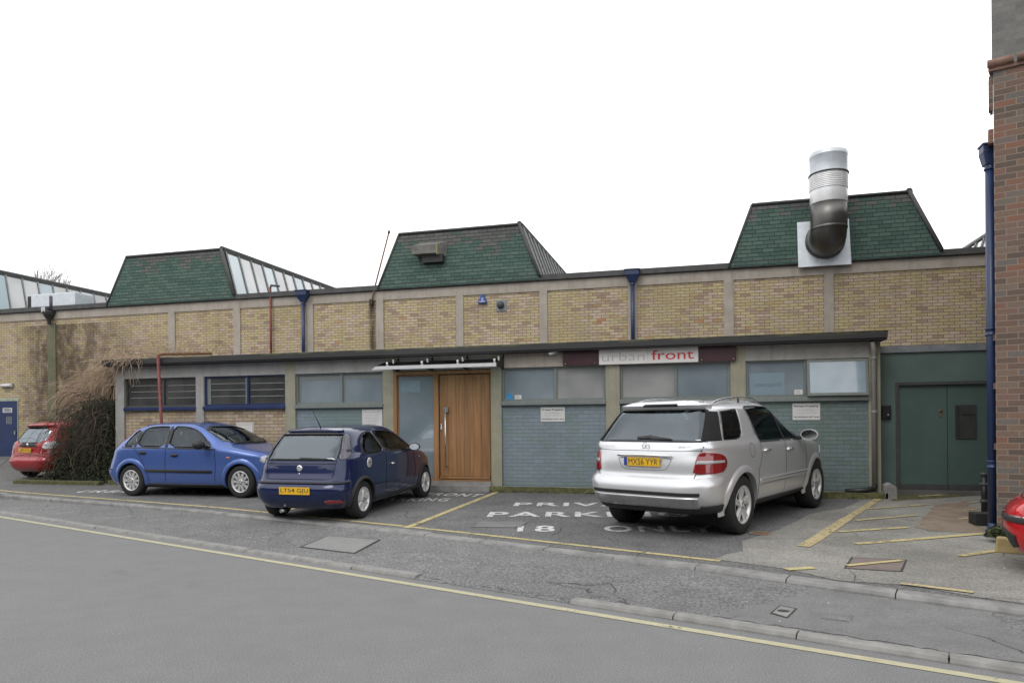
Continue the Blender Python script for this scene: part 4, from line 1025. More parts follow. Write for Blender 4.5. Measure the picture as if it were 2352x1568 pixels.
def twigs(n, seed, mt, src, drop, spread, yb, rr=(.004, .008), name='twigs', zmin=.4):
    rg = random.Random(seed); m = MB()
    for i in range(n):
        x, y, z = src(rg); L = rg.uniform(*drop); k = 6; d = Vector((rg.gauss(-.55, .5), rg.gauss(-.15, .25), rg.gauss(.35, .5))); p = Vector((x, y, z)); pts = [p.copy()]
        for j in range(k):
            d += Vector((rg.gauss(-.05, .28), rg.gauss(0, .16), -.42 + rg.gauss(0, .22))); d.normalize(); p = p + d * L / k
            if p.y > yb: p.y = yb
            if p.z < zmin: break
            pts.append(p.copy())
        if len(pts) < 3: continue
        r0 = rg.uniform(*rr); m.tube(pts, [r0 * (1 - .6 * q / (len(pts) - 1)) for q in range(len(pts))], 3, caps=False, sm=False)
    return part_of(m.build(name, mt, None, fixn=False), ivy)
M_twig = simple('dry_tan_twig', (.36, .27, .19), .9, var=.35, scale=9)
M_twig2 = simple('dry_brown_twig', (.20, .14, .09), .9, var=.4, scale=9)
def src1(rg):
    t = rg.random(); return (-13.1 - 2.2 * t + rg.gauss(0, .2), 13.7 + rg.uniform(-.25, 1.6) + t * .9, 2.95 - 1.05 * t * t + rg.gauss(0, .16))
def src2(rg):
    t = rg.random() ** 1.3; return (-13.2 - 3.4 * t + rg.gauss(0, .25), 15.2 + rg.uniform(0, 2.7), 3.25 - .7 * t + rg.gauss(0, .22))
twigs(2000, 1, M_twig, src1, (.4, 1.05), 1, 18.1)
twigs(900, 2, M_twig2, src1, (.3, .95), 1, 18.1)
twigs(900, 3, M_twig, src2, (.6, 1.8), 1, 18.12)
twigs(650, 4, M_twig2, src2, (.5, 1.6), 1, 18.12)
def src3(rg): return (rg.uniform(-20, -14), 18.05, rg.uniform(1.6, 3.4))
twigs(420, 5, M_twig2, src3, (.3, 1.2), 1, 18.14)
def src4(rg): return (-12.9 + rg.uniform(-.5, .6), YF - .3, 3.1 + rg.uniform(-.03, .08))
twigs(60, 6, M_twig, src4, (.2, .6), 1, 20)
twigs(520, 7, M_twig, src1, (.4, 1.0), 1, 18.1, rr=(.007, .013))
def src5(rg): X = -13.45 - abs(rg.gauss(0, .95)); return (max(-15.2, X), 13.42 + rg.uniform(-.05, .1), hullz(X) * rg.uniform(.5, 1.05))
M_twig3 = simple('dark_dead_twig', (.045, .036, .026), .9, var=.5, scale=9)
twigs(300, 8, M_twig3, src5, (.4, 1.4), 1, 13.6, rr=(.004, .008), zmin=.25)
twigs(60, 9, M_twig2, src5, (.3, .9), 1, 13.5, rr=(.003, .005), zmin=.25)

# ------------------------------------------------------------ bare trees behind
M_bark = simple('grey_bark', (.16, .145, .13), .9, var=.3, scale=5)
def tree(loc, H, label, seed):
    rg = random.Random(seed); root = empty('bare_tree', loc, 0, label, 'tree'); tr = MB(); cr_ = MB()
    def br(p, d, L, r, lvl):
        pts = [p.copy()]; q = p.copy(); dd = d.copy()
        for k in range(4):
            dd = (dd + Vector((rg.gauss(0, .13), rg.gauss(0, .13), .05))).normalized(); q = q + dd * L / 4; pts.append(q.copy())
        (tr if lvl == 0 else cr_).tube(pts, [r * (1 - .4 * k / 4) for k in range(5)], 5 if lvl < 2 else 3, caps=False)
        if lvl >= 5: return
        for k in range(4 if lvl else 6):
            j = rg.randint(2, 4) if lvl else rg.randint(1, 4); a = rg.uniform(0, 6.28); s_ = rg.uniform(.35, .75)
            side = Vector((math.cos(a), math.sin(a), 0)); nd = (dd + side * s_ + Vector((0, 0, .15))).normalized()
            br(pts[j], nd, L * rg.uniform(.5, .75), r * .55, lvl + 1)
    br(Vector((0, 0, 0)), Vector((0, 0, 1)), H * .42, H * .018, 0)
    tr.build('trunk', M_bark, root, fixn=False); cr_.build('crown', M_bark, root, fixn=False)
def far(px, top, zc): 
    r = ray(px, 960); return (r[0] * zc, r[1] * zc, .5), EYE + (974 - top) / FPX * zc - .5
for px, top, zc, lab, sd in ((190, 628, 62, 'bare winter tree showing over the roof left of the first green roof light', 5), (85, 628, 66, 'broad bare winter tree top behind the far left glazed roof', 9), (8, 612, 60, 'bare tree twigs at the extreme left edge above the glazed roof', 14)):
    l_, h_ = far(px, top, zc); tree(l_, h_ * 1.0, lab, sd)
# unseen terrace added behind the viewpoint, its height set to darken reflections
opp = empty('unseen_terrace', (0, -12, 0), SA, 'brick terrace on the other side of the road', 'building')
m = MB(); m.box(-45, 30, -9, 0, 0, 6.4); m.build('wall', M_greybrick, opp)
m = MB(); m.prism([(-9.3, 6.4), (.3, 6.4), (-4.5, 9.)], -45.3, 30.3, 'X'); m.build('roof', M_felt, opp)
for k in range(18):
    m = MB(); x = -43 + k * 4; m.box(x, x + 1.4, .001, .05, 1., 2.5); f = m.build('window', M_whiteboard, opp); q = MB(); q.box(x + .08, x + 1.32, .051, .06, 1.08, 2.42); q.build('pane', M_pane_dark, f)
# ------------------------------------------------------------ vehicles
def carpaint(name, col, metal=.3, rough=.3, flake=.06, coat=.8, spec=.25):
    m = NM(name); o = m.obj(); f = m.noise(o, 900, 1)
    d = m.noise(m.scalevec(o, (1, 1, 2.5)), 3., 5, .7)          # thin road film, heavier low down
    z = m.n('ShaderNodeSeparateXYZ', {0: o}).outputs[2]
    dirt = m.math('MULTIPLY', m.ramp(z, [(.15, .16), (.5, .012)]), m.ramp(d, [(.3, .4), (.7, 1.)]))
    c = m.ramp(f, [(.3, tuple(x * (1 - flake) for x in col)), (.7, tuple(min(1, x * (1 + flake)) for x in col))])
    c = m.mix(dirt, c, (.13, .12, .105))
    m.set(col=c, metal=metal, rough=rough, coat=coat, coatr=m.math('ADD', .02, m.math('MULTIPLY', dirt, .6)), spec=spec); return m.m
P_blue = carpaint('mid_blue_metallic_paint', (.060, .115, .34), .35, .30)
P_navy = carpaint('navy_paint', (.004, .012, .062), .2, .22)
P_silver = carpaint('silver_metallic_paint', (.68, .685, .70), .62, .34, .03)
P_red = carpaint('red_paint', (.30, .006, .012), .12, .28)
P_red2 = carpaint('bright_red_paint', (.50, .006, .010), .05, .28)
M_tyre = simple('tyre_rubber', (.016, .016, .016), .85, var=.25, scale=12)
M_rim = simple('silver_alloy', (.66, .66, .66), .35, .5, var=.08, scale=6)
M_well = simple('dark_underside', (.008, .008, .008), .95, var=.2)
M_trim = simple('black_rubber_trim', (.020, .020, .021), .6, var=.2)
M_seam = simple('panel_gap', (.006, .006, .007), .9)
M_chrome = simple('chrome', (.75, .75, .76), .12, 1., var=.04)
M_seat = simple('dark_seat_cloth', (.035, .037, .040), .9, var=.2)
M_cabin = simple('dark_cabin_plastic', (.022, .023, .024), .8, var=.2)
M_cabin_pale = simple('pale_headlining', (.30, .30, .29), .9)
def lamp(name, col, rough=.08):
    m = NM(name); o = m.obj(); w = m.n('ShaderNodeTexWave', {'Vector': o, 'Scale': 34., 'Distortion': 0.}, bands_direction='Z').outputs['Fac']
    m.set(col=m.ramp(w, [(0, tuple(c * .7 for c in col)), (1, col)]), rough=rough, coat=1., coatr=.02, spec=.7); return m.m
L_red = lamp('red_lamp_lens', (.24, .004, .007)); L_clear = lamp('clear_lamp_lens', (.42, .42, .43)); L_amber = lamp('amber_lens', (.65, .16, .02)); L_pink = lamp('bright_red_lens', (.62, .04, .06)); L_smoke = lamp('smoked_lens', (.045, .038, .06))
M_plate = simple('yellow_number_plate', (.72, .42, .02), .4, var=.05)
M_euro = simple('blue_plate_band', (.01, .05, .30), .4)
def carglass(name, tint, extra=.05, k=1.):
    m = NM(name); nt = m.t
    tr = m.n('ShaderNodeBsdfTransparent', {0: tint}); gl = m.n('ShaderNodeBsdfGlossy', {0: (.82, .92, 1.), 'Roughness': .015})
    lw = m.n('ShaderNodeFresnel', {0: 1.5}); f = m.math('ADD', m.math('MULTIPLY', lw, k), extra)
    ms = m.n('ShaderNodeMixShader', {0: f, 1: tr, 2: gl}); nt.links.new(ms.outputs[0], m.out.inputs[0]); nt.nodes.remove(m.p); return m.m
GL_clear = carglass('car_glass', (.66, .76, .72), .015); GL_screen = carglass('windscreen_glass', (.66, .76, .72), .10); GL_dark = carglass('tinted_car_glass', (.30, .38, .36), .0, .75)

def pchip(xk, yk, x):
    xk = np.array(xk, float); yk = np.array(yk, float); h = np.diff(xk); d = np.diff(yk) / h; n = len(xk); m = np.zeros(n)
    for i in range(1, n - 1):
        if d[i - 1] * d[i] > 0:
            w1 = 2 * h[i] + h[i - 1]; w2 = h[i] + 2 * h[i - 1]; m[i] = (w1 + w2) / (w1 / d[i - 1] + w2 / d[i])
    m[0], m[-1] = d[0], d[-1]
    i = np.clip(np.searchsorted(xk, x) - 1, 0, n - 2); t = (x - xk[i]) / h[i]
    return (2 * t**3 - 3 * t**2 + 1) * yk[i] + (t**3 - 2 * t**2 + t) * h[i] * m[i] + (-2 * t**3 + 3 * t**2) * yk[i + 1] + (t**3 - t**2) * h[i] * m[i + 1]

def gridded(poly, step=.045, smooth=0):
    """2D polygon -> (verts, faces) cut by a fine grid"""
    P = [tuple(p) for p in poly]
    for _ in range(smooth):
        Q = []
        for i in range(len(P)):
            a, b = P[i], P[(i + 1) % len(P)]
            Q += [(a[0] * .75 + b[0] * .25, a[1] * .75 + b[1] * .25), (a[0] * .25 + b[0] * .75, a[1] * .25 + b[1] * .75)]
        P = Q
    bm = bmesh.new(); vs = [bm.verts.new((p[0], p[1], 0)) for p in P]; bm.faces.new(vs)
    bmesh.ops.triangulate(bm, faces=bm.faces)
    for ax in (0, 1):
        lo = min(p[ax] for p in P); hi = max(p[ax] for p in P)
        for k in range(1, int((hi - lo) / step) + 1):
            co = [0, 0, 0]; no = [0, 0, 0]; co[ax] = lo + k * step; no[ax] = 1
            bmesh.ops.bisect_plane(bm, geom=bm.verts[:] + bm.edges[:] + bm.faces[:], plane_co=co, plane_no=no)
    bmesh.ops.remove_doubles(bm, verts=bm.verts, dist=1e-5)
    V = [(v.co.x, v.co.y) for v in bm.verts]; bm.verts.index_update(); Fc = [[v.index for v in f.verts] for f in bm.faces]
    bm.free(); return V, Fc, P
def chaikin(P, n=2):
    for _ in range(n):
        Q = []
        for i in range(len(P)):
            a, b = P[i], P[(i + 1) % len(P)]
            Q += [(a[0] * .8 + b[0] * .2, a[1] * .8 + b[1] * .2), (a[0] * .2 + b[0] * .8, a[1] * .2 + b[1] * .8)]
        P = Q
    return P

class Car:
    NP = 36     # points per quarter outline
    def __init__(s, name, label, cat, keys, xc, wheels, R, paint, loc, head, group=None):
        s.keys = keys; s.xc = xc; s.paint = paint; s.R = R; s.wheels = wheels
        s.root = empty(name, (0, 0, 0), 0, label, cat, group); s.loc = loc; s.head = head
        K = list(range(len(keys))); NL = 84; u = np.linspace(0, len(keys) - 1, NL)
        s.rows = np.array([pchip(K, [k[j] for k in keys], u) for j in range(6)]).T     # z xr xf hw nr nf
        vs = []; rings = []
        for row in s.rows:
            ring = s.outline(row); b = len(vs); vs += ring; rings.append(list(range(b, b + len(ring))))
        fs = []
        n = len(rings[0])
        for a, b in zip(rings, rings[1:]):
            for i in range(n): fs.append((a[i], a[(i + 1) % n], b[(i + 1) % n], b[i]))
        fs.append(tuple(rings[0][::-1]))
        top = len(vs); z = s.rows[-1][0]; vs.append(((s.rows[-1][1] + s.rows[-1][2]) / 2, 0, z + .002))
        for i in range(n): fs.append((rings[-1][i], rings[-1][(i + 1) % n], top))
        s.V, s.Fc = vs, fs
        s.bvh = BVHTree.FromPolygons([Vector(v) for v in vs], [list(f) for f in fs])
    def outline(s, row, inset=0., dz=0.):
        z, xr, xf, hw, nr, nf = row; xr += inset; xf -= inset; hw = max(.02, hw - inset); pts = []
        def quarter(ext, n, sx_sign, side, rev):
            q = []
            for k in range(s.NP + 1):
                p = 2 * k / s.NP            # 0..2 from end centre to mid side
                sx, sy = (1, p) if p <= 1 else (2 - p, 1)
                r = (abs(sx) ** n + abs(sy) ** n) ** (-1 / n)
                q.append((s.xc + sx_sign * ext * sx * r, side * hw * sy * r, z + dz))
            return q[::-1] if rev else q
        rb, rf = s.xc - xr, xf - s.xc
        a = quarter(rb, nr, -1, -1, False)      # rear centre -> right side mid
        b = quarter(rf, nf, 1, -1, True)        # right mid -> front centre
        c = quarter(rf, nf, 1, 1, False); d = quarter(rb, nr, -1, 1, True)
        return a[:-1] + b[:-1] + c[:-1] + d[:-1]
    def hit(s, view, a, b):
        if view == 'R': o, d = Vector((a, -4, b)), Vector((0, 1, 0))
        elif view == 'L': o, d = Vector((a, 4, b)), Vector((0, -1, 0))
        elif view == 'B': o, d = Vector((-4, a, b)), Vector((1, 0, 0))
        elif view == 'F': o, d = Vector((9, a, b)), Vector((-1, 0, 0))
        else: o, d = Vector((a, b, 4)), Vector((0, 0, -1))
        h = s.bvh.ray_cast(o, d)
        if h[0] is None: return None
        n = h[1]
        if n.dot(d) > 0: n = -n
        return h[0], n
    def patch(s, name, view, poly, mat_, off=.004, th=.012, smooth=0, step=.045, parent=None, maxturn=.12):
        """a panel lying on the body surface, outlined in side or end view"""
        V, Fc, _ = gridded(poly, step, smooth); out = []; inn = []; ok = []
        for (a, b) in V:
            h = s.hit(view, a, b)
            if h is None: out.append(Vector((0, 0, 0))); inn.append(Vector((0, 0, 0))); ok.append(False); continue
            p, n = h
            if abs({'R': n.y, 'L': n.y, 'B': n.x, 'F': n.x, 'T': n.z}[view]) < maxturn: ok.append(False)
            else: ok.append(True)
            out.append(p + n * off); inn.append(p + n * (off - th))
        Fk = [f for f in Fc if all(ok[i] for i in f)]
        m = MB(); nV = len(V); m.v = [tuple(p) for p in out] + [tuple(p) for p in inn]
        cnt = {}
        for f in Fk:
            m.f.append(list(f)); m.mi.append(0); m.sm.append(True)
            for i in range(len(f)):
                e = (f[i], f[(i + 1) % len(f)]); cnt[e] = cnt.get(e, 0) + 1
        if th > 0:
            for (a, b) in list(cnt):
                if (b, a) not in cnt: m.f.append([b, a, a + nV, b + nV]); m.mi.append(0); m.sm.append(False)
        o = m.build(name, mat_, parent or s.root)
        return o
    def strip(s, name, view, path, w, mat_, off=.003, parent=None, closed=False, th=.003):
        """a thin line following the body surface"""
        P = [Vector(p) for p in path]; Q = []
        n = len(P)
        for i in range(n - (0 if closed else 1)):
            a, b = P[i], P[(i + 1) % n]; k = max(1, int((b - a).length / .05))
            for j in range(k): Q.append(a.lerp(b, j / k))
        if not closed: Q.append(P[-1])
        m = MB(); prev = None; nq = len(Q)
        for i, q in enumerate(Q):
            t = (Q[(i + 1) % nq] if (closed or i < nq - 1) else q) - (Q[i - 1] if (closed or i > 0) else q)
            t.normalize(); nn = Vector((-t.y, t.x)) * w / 2
            for sg in (-1, 1):
                h = s.hit(view, q.x + nn.x * sg, q.y + nn.y * sg)
                m.v.append(tuple(h[0] + h[1] * off) if h else None)
        for i in range(nq if closed else nq - 1):
            j = (i + 1) % nq; f = [2 * i, 2 * i + 1, 2 * j + 1, 2 * j]
            if all(m.v[k] is not None for k in f) and max((Vector(m.v[f[0]]) - Vector(m.v[k])).length for k in f) < .3: m.f.append(f); m.mi.append(0); m.sm.append(True)
        m.v = [v or (0, 0, 0) for v in m.v]
        return m.build(name, mat_, parent or s.root)
    def S(s, z, p):
        """surface point at height z and outline position p (0 rear centre, 1 rear corner, 2 mid side; sign = side, + is right); p>2 towards the nose"""
        k = int(np.argmax(s.rows[:, 0] >= z)); k = max(1, k); a, b = s.rows[k - 1], s.rows[k]; t = (z - a[0]) / max(1e-6, b[0] - a[0]); row = a + (b - a) * t
        side = -1 if p >= 0 else 1; q = abs(p); _, xr, xf, hw, nr, nf = row
        if q <= 2: ext, n, sg = s.xc - xr, nr, -1
        else: ext, n, sg, q = xf - s.xc, nf, 1, 4 - q
        sx, sy = (1, q) if q <= 1 else (2 - q, 1)
        r = (abs(sx) ** n + abs(sy) ** n) ** (-1 / n)
        return Vector((s.xc + sg * ext * sx * r, side * hw * sy * r, z))
    def band(s, name, z0, z1, p0, p1, off, mat_, parent=None, nz=10, np_=60, round_=.3, edgez=None, cut=True):
        """a bumper or skirt wrapped round an end, standing off the body"""
        m = MB(); G_ = []
        for j in range(nz + 1):
            f = j / nz; z = z0 + (z1 - z0) * f; prof = min(1, min(f, 1 - f) / round_) ** .5 if round_ > 0 else 1
            row = []
            for i in range(np_ + 1):
                p = p0 + (p1 - p0) * i / np_; e = min(1., min(i, np_ - i) / 3) ** .5
                a = s.S(z, p); da = s.S(z, p + .01) - s.S(z, p - .01); nrm = Vector((da.y, -da.x, 0)).normalized()
                c = a - Vector((s.xc, 0, a.z)); 
                if nrm.dot(c) < 0: nrm = -nrm
                row.append(a + nrm * (off * (prof * e) - .008 * (1 - prof * e)))
            G_.append(row)
        for r in G_: m.v += [tuple(q) for q in r]
        n = np_ + 1
        for j in range(nz):
            for i in range(np_):
                f = [j * n + i, j * n + i + 1, (j + 1) * n + i + 1, (j + 1) * n + i]
                c = sum((Vector(m.v[k]) for k in f), Vector((0, 0, 0))) / 4
                if cut and any((c.x - w) ** 2 + (c.z - s.R) ** 2 < (s.R + .052) ** 2 for w in s.wheels): continue
                m.f.append(f); m.mi.append(0); m.sm.append(True)
        return m.build(name, mat_, parent or s.root)
    def wrap(s, name, poly, mat_, off=.006, th=.012, parent=None, smooth=1):
        """a panel wrapped round a corner: outline in (outline position, height)"""
        P = chaikin(poly, smooth) if smooth else poly
        V, Fc, _ = gridded([(a * .5, b) for a, b in P], .02); out = []; inn = []
        for a, b in V:
            a *= 2; q = s.S(b, a); da = s.S(b, a + .01) - s.S(b, a - .01); dz = s.S(b + .01, a) - s.S(b - .01, a); n = da.cross(dz).normalized()
            if n.dot(q - Vector((s.xc, 0, q.z))) < 0: n = -n
            out.append(q + n * off); inn.append(q + n * (off - th))
        m = MB(); nV = len(V); m.v = [tuple(p) for p in out + inn]; cnt = set()
        for f in Fc:
            m.f.append(list(f)); m.mi.append(0); m.sm.append(True)
            for i in range(len(f)): cnt.add((f[i], f[(i + 1) % len(f)]))
        for (a, b) in cnt:
            if (b, a) not in cnt: m.f.append([b, a, a + nV, b + nV]); m.mi.append(0); m.sm.append(False)
        return m.build(name, mat_, parent or s.root)
    def body(s, sidewins, rearwin, screen, zcab, Ra, cabin_x, Rz=None):
        def mk(V, F_, name):
            me = bpy.data.meshes.new(name); me.from_pydata([tuple(v) for v in V], [], [list(f) for f in F_]); me.update()
            bm = bmesh.new(); bm.from_mesh(me); bmesh.ops.recalc_face_normals(bm, faces=bm.faces); bm.to_mesh(me); bm.free()
            o = bpy.data.objects.new(name, me); COL.objects.link(o); return o
        body = mk(s.V, s.Fc, 'body'); body.data.materials.append(s.paint); body.data.materials.append(M_well); body.data.materials.append(M_cabin)
        for p in body.data.polygons: p.use_smooth = True
        tools = []
        # cabin cavity from inset rings
        vs = []; rings = []; 
        rows = [r for r in s.rows if r[0] > zcab - .02]
        for k, row in enumerate(rows):
            r2 = row.copy(); r2[1] = max(r2[1], cabin_x[0] + (0)); r2[2] = min(r2[2], cabin_x[1] if row[0] < cabin_x[2] else 99)
            ring = s.outline(r2, .05, -.045 * min(1, k / 8.)); b = len(vs); vs += ring; rings.append(list(range(b, b + len(ring))))
        # drop rings that turned inside out near the roof
        keep = [i for i, r in enumerate(rows) if r[3] > .16 and r[2] - r[1] > .5]
        rings = [rings[i] for i in keep]; n = len(rings[0]); fs = []
        for a, b in zip(rings, rings[1:]):
            for i in range(n): fs.append((a[i], a[(i + 1) % n], b[(i + 1) % n], b[i]))
        fs.append(tuple(rings[0][::-1])); fs.append(tuple(rings[-1]))
        cav = mk(vs, fs, 'tool'); cav.data.materials.append(M_cabin); tools.append((cav, 2))
        for poly in sidewins:
            for ya, yb in ((-3, -.25), (.25, 3)): m = MB(); m.prism(poly, ya, yb, 'Y'); tools.append((mk(m.v, m.f, 'tool'), 0))
        if rearwin: m = MB(); m.prism(rearwin, -2, s.xc, 'X'); tools.append((mk(m.v, m.f, 'tool'), 0))
        if screen: m = MB(); m.prism(screen, s.xc, 9, 'X'); tools.append((mk(m.v, m.f, 'tool'), 0))
        for w in s.wheels:
            for sg in (-1, 1):
                hw = s.keys[5][3]; m = MB(); n = 40
                pts = [(w + Ra * math.cos(2 * math.pi * k / n), (Rz or s.R) + Ra * math.sin(2 * math.pi * k / n)) for k in range(n)]
                a, b = (hw - .32, 2) if sg > 0 else (-2, -(hw - .32))
                m.prism(pts, a, b, 'Y'); tools.append((mk(m.v, m.f, 'tool'), 1))
        def vol(me_):
            bm = bmesh.new(); bm.from_mesh(me_); v_ = bm.calc_volume(signed=True); bm.free(); return v_
        v0 = vol(body.data)
        for t, mi in tools:
            for attempt in range(7):
                if attempt: t.location = (.0013 * attempt, .0007 * attempt, .0011 * attempt)
                md = body.modifiers.new('b', 'BOOLEAN'); md.operation = 'DIFFERENCE'; md.object = t; md.solver = 'EXACT' if attempt < 5 else 'FAST'
                bpy.context.view_layer.update(); dg = bpy.context.evaluated_depsgraph_get(); dg.update()
                me = bpy.data.meshes.new_from_object(body.evaluated_get(dg)); body.modifiers.clear()
                v1 = vol(me); ys = max(abs(v.co.y) for v in me.vertices) if me.vertices else 9
                if ys < 1.1 and .25 * v0 < v1 < v0 * 1.0001: break
                print('retry boolean', s.root['label'][:20], attempt, v0, v1, ys); bpy.data.meshes.remove(me); me = None
            if me is not None:
                old = body.data; body.data = me; bpy.data.meshes.remove(old); v0 = v1
        me = body.data
        for t, _ in tools: d = t.data; bpy.data.objects.remove(t); bpy.data.meshes.remove(d)
        # inner faces take dark materials
        me.materials.clear()
        for mm in (s.paint, M_well, M_cabin): me.materials.append(mm)
        for p in me.polygons:
            c = p.center; mi = 0
            h = s.bvh.find_nearest(c)
            if h[3] > .004:
                mi = 2 if c.z > zcab - .03 and h[3] > .03 else 0
                for w in s.wheels:
                    if (c.x - w) ** 2 + (c.z - s.R) ** 2 < (Ra + .02) ** 2: mi = 1
                if c.z > zcab and mi == 0: mi = 2
            if c.z < s.keys[0][0] + .004: mi = 1
            p.material_index = mi; p.use_smooth = (mi == 0)
        me.update()
        body.parent = s.root; s.bodyo = body
        return body
    def wheel(s, x, side, style, rr, w=.19, ysurf=None):
        R = s.R; hw = ysurf if ysurf is not None else s.keys[5][3]
        y0 = side * (hw - .015)        # outer face of the tyre
        e = empty('wheel', (x, y0, R)); e.parent = s.root
        sg = -side                     # inward direction
        def L_(prof, n=40): 
            m = MB(); m.lathe([(r, h * sg) for r, h in prof], (0, 0, 0), 'Y', n); return m
        L_([(rr, .012), (rr + .02, .0), (R - .035, -.004), (R - .012, .010), (R - .001, .035), (R, w * .5), (R - .001, w - .03), (R - .02, w), (rr, w)]).build('tyre', M_tyre, e)
        L_([(rr + .004, .004), (rr + .008, -.002), (rr - .012, .004), (rr - .02, .05), (rr - .03, w)], 40).build('rim', M_rim, e)
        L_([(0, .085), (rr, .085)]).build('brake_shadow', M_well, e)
        m = MB(); hubr = .17 * rr * 1.6
        m.lathe([(0, -.0 * sg + .006 * sg), (hubr * .5, .004 * sg), (hubr, .012 * sg), (hubr * 1.02, .05 * sg)], (0, 0, 0), 'Y', 24)
        def spoke(a0, a1, w0, w1, d0=.012, d1=.012, r0=None, r1=None):
            r0 = hubr * .7 if r0 is None else r0; r1 = rr - .008 if r1 is None else r1
            p0 = Vector((math.cos(a0) * r0, 0, math.sin(a0) * r0)); p1 = Vector((math.cos(a1) * r1, 0, math.sin(a1) * r1))
            d = (p1 - p0).normalized(); q = Vector((-d.z, 0, d.x))
            vs = [p0 + q * w0 / 2, p0 - q * w0 / 2, p1 - q * w1 / 2, p1 + q * w1 / 2]
            V = [v + Vector((0, dd * sg, 0)) for v, dd in zip(vs, (d0, d0, d1, d1))] + [v + Vector((0, (dd + .035) * sg, 0)) for v, dd in zip([p0 + q * w0 * .8, p0 - q * w0 * .8, p1 - q * w1 * .8, p1 + q * w1 * .8], (d0, d0, d1, d1))]
            m.add(V, [(0, 1, 2, 3), (0, 4, 5, 1), (1, 5, 6, 2), (2, 6, 7, 3), (3, 7, 4, 0)])
        off = .3
        if style == 'five_twin':
            for k in range(5):
                a = 2 * math.pi * k / 5 + off
                spoke(a - .10, a - .12, .035, .030); spoke(a + .10, a + .12, .035, .030)
        elif style == 'mesh':
            for k in range(10):
                a = 2 * math.pi * k / 10 + off
                spoke(a, a + .22, .016, .013); spoke(a, a - .22, .016, .013); spoke(a + .31, a + .31, .012, .012, r0=rr * .55)
        elif style == 'seven':
            for k in range(7):
                a = 2 * math.pi * k / 7 + off; spoke(a, a, .040, .058)
        m.build('spokes', M_rim, e)
        m = MB()
        for k in range(5):
            a = 2 * math.pi * k / 5; m.lathe([(0, -.002 * sg), (.010, 0), (.011, .015 * sg)], (math.cos(a) * hubr * .62, 0, math.sin(a) * hubr * .62), 'Y', 8)
        m.build('wheel_nuts', M_cabin, e)
        return e
    def flare(s, x, r0, r1, off, mat_, a0=-12, a1=192, name='arch_lip'):
        for v in ('R', 'L'):
            n = 44; nr_ = 4; m = MB(); grid = []; sg = -1 if v == 'R' else 1
            for k in range(n + 1):
                an = R_(a0 + (a1 - a0) * k / n); row = []
                for q in range(nr_ + 1):
                    f = q / nr_; d = r0 + (r1 - r0) * f; a, b = x + d * math.cos(an), s.R + d * math.sin(an)
                    h = s.hit(v, a, max(b, s.keys[1][0] + .015))
                    if h is None: row.append(None); continue
                    m.v.append((a, h[0].y + sg * (off * math.cos(f * math.pi / 2) ** .7 + .0015), b)); row.append(len(m.v) - 1)
                grid.append(row)
            for A_, B_ in zip(grid, grid[1:]):
                for q in range(nr_):
                    f = [A_[q], B_[q], B_[q + 1], A_[q + 1]]
                    if None not in f: m.f.append(f); m.mi.append(0); m.sm.append(True)
            # return edge into the arch
            b0 = len(m.v); ring = []
            for k in range(n + 1):
                an = R_(a0 + (a1 - a0) * k / n); a, b = x + r0 * math.cos(an), s.R + r0 * math.sin(an); h = s.hit(v, a, max(b, s.keys[1][0] + .015))
                if h is None: continue
                m.v.append((a, h[0].y + sg * (off + .001), b)); m.v.append((a, h[0].y - sg * .05, b)); ring.append(len(m.v) - 2)
            for i, j in zip(ring, ring[1:]): m.f.append([i, j, j + 1, i + 1]); m.mi.append(0); m.sm.append(True)
            m.build(name, mat_, s.root)
    def seats(s, xs, y=.36, w=.50, zb=.42, h=.62, lean=.22, col=None, headrest=True):
        for x in xs:
            for sg in (-1, 1):
                e = MB(); 
                e.box(x - .02, x + .48, sg * y - w / 2, sg * y + w / 2, zb - .14, zb)
                A_ = Matrix.Translation((x, sg * y, zb)) @ Matrix.Rotation(-lean, 4, 'Y')
                e.box(-.12, 0, -w / 2, w / 2, 0, h, mat=A_)
                if headrest: e.box(-.10, -.02, -.13, .13, h + .04, h + .22, mat=A_); e.box(-.07, -.05, -.06, .06, h, h + .05, mat=A_)
                o = e.build('seat', col or M_seat, s.root, bevel=.035)
    def floor(s, x0, x1, w, z):
        m = MB(); m.box(x0, x1, -w, w, z - .03, z); m.box(x1 - .5, x1 - .05, -w, w, z, z + .38); m.build('dashboard', M_cabin, s.root, bevel=.02)
        m = MB(); c = (x1 - .62, -.36, z + .40)
        n = 20; pts = [Vector((c[0] + .10 * math.sin(2 * math.pi * k / n), c[1] + .18 * math.cos(2 * math.pi * k / n), c[2] + .17 * math.sin(2 * math.pi * k / n))) for k in range(n + 1)]
        m.tube(pts, .016, 6); m.tube([pts[0], pts[10]], .018, 4); m.build('steering_wheel', M_cabin, s.root)
    def plate(s, view, y, z, text, w=.52, h=.111, euro=False, back=.012, wt=.004):
        hh = s.hit(view, y, z + h * .3) or s.hit(view, y, z); h2 = s.hit(view, y, z - h * .45) or hh
        sgn = -1 if view == 'B' else 1
        x = (min if sgn < 0 else max)(hh[0].x, h2[0].x) + sgn * back
        m = MB(); m.box(x - .004, x + .004, y - w / 2, y + w / 2, z - h / 2, z + h / 2); o = m.build('number_plate', M_plate, s.root, bevel=.002)
        rx = -1 if sgn < 0 else 1
        # seen from behind, right on screen is -y
        x0 = -rx * 0
        dirx = Vector((0, -1 if sgn < 0 else 1, 0)); left = y + (w / 2 if sgn < 0 else -w / 2)
        fx0 = .13 if euro else .05
        org = Vector((x + sgn * .0045, left, z - h * .36)) + dirx * w * fx0
        text_obj('registration', text, w * (.96 - fx0), h * .70, org, dirx, (0, 0, 1), M_ink, o, n_off=.0012, weight=wt)
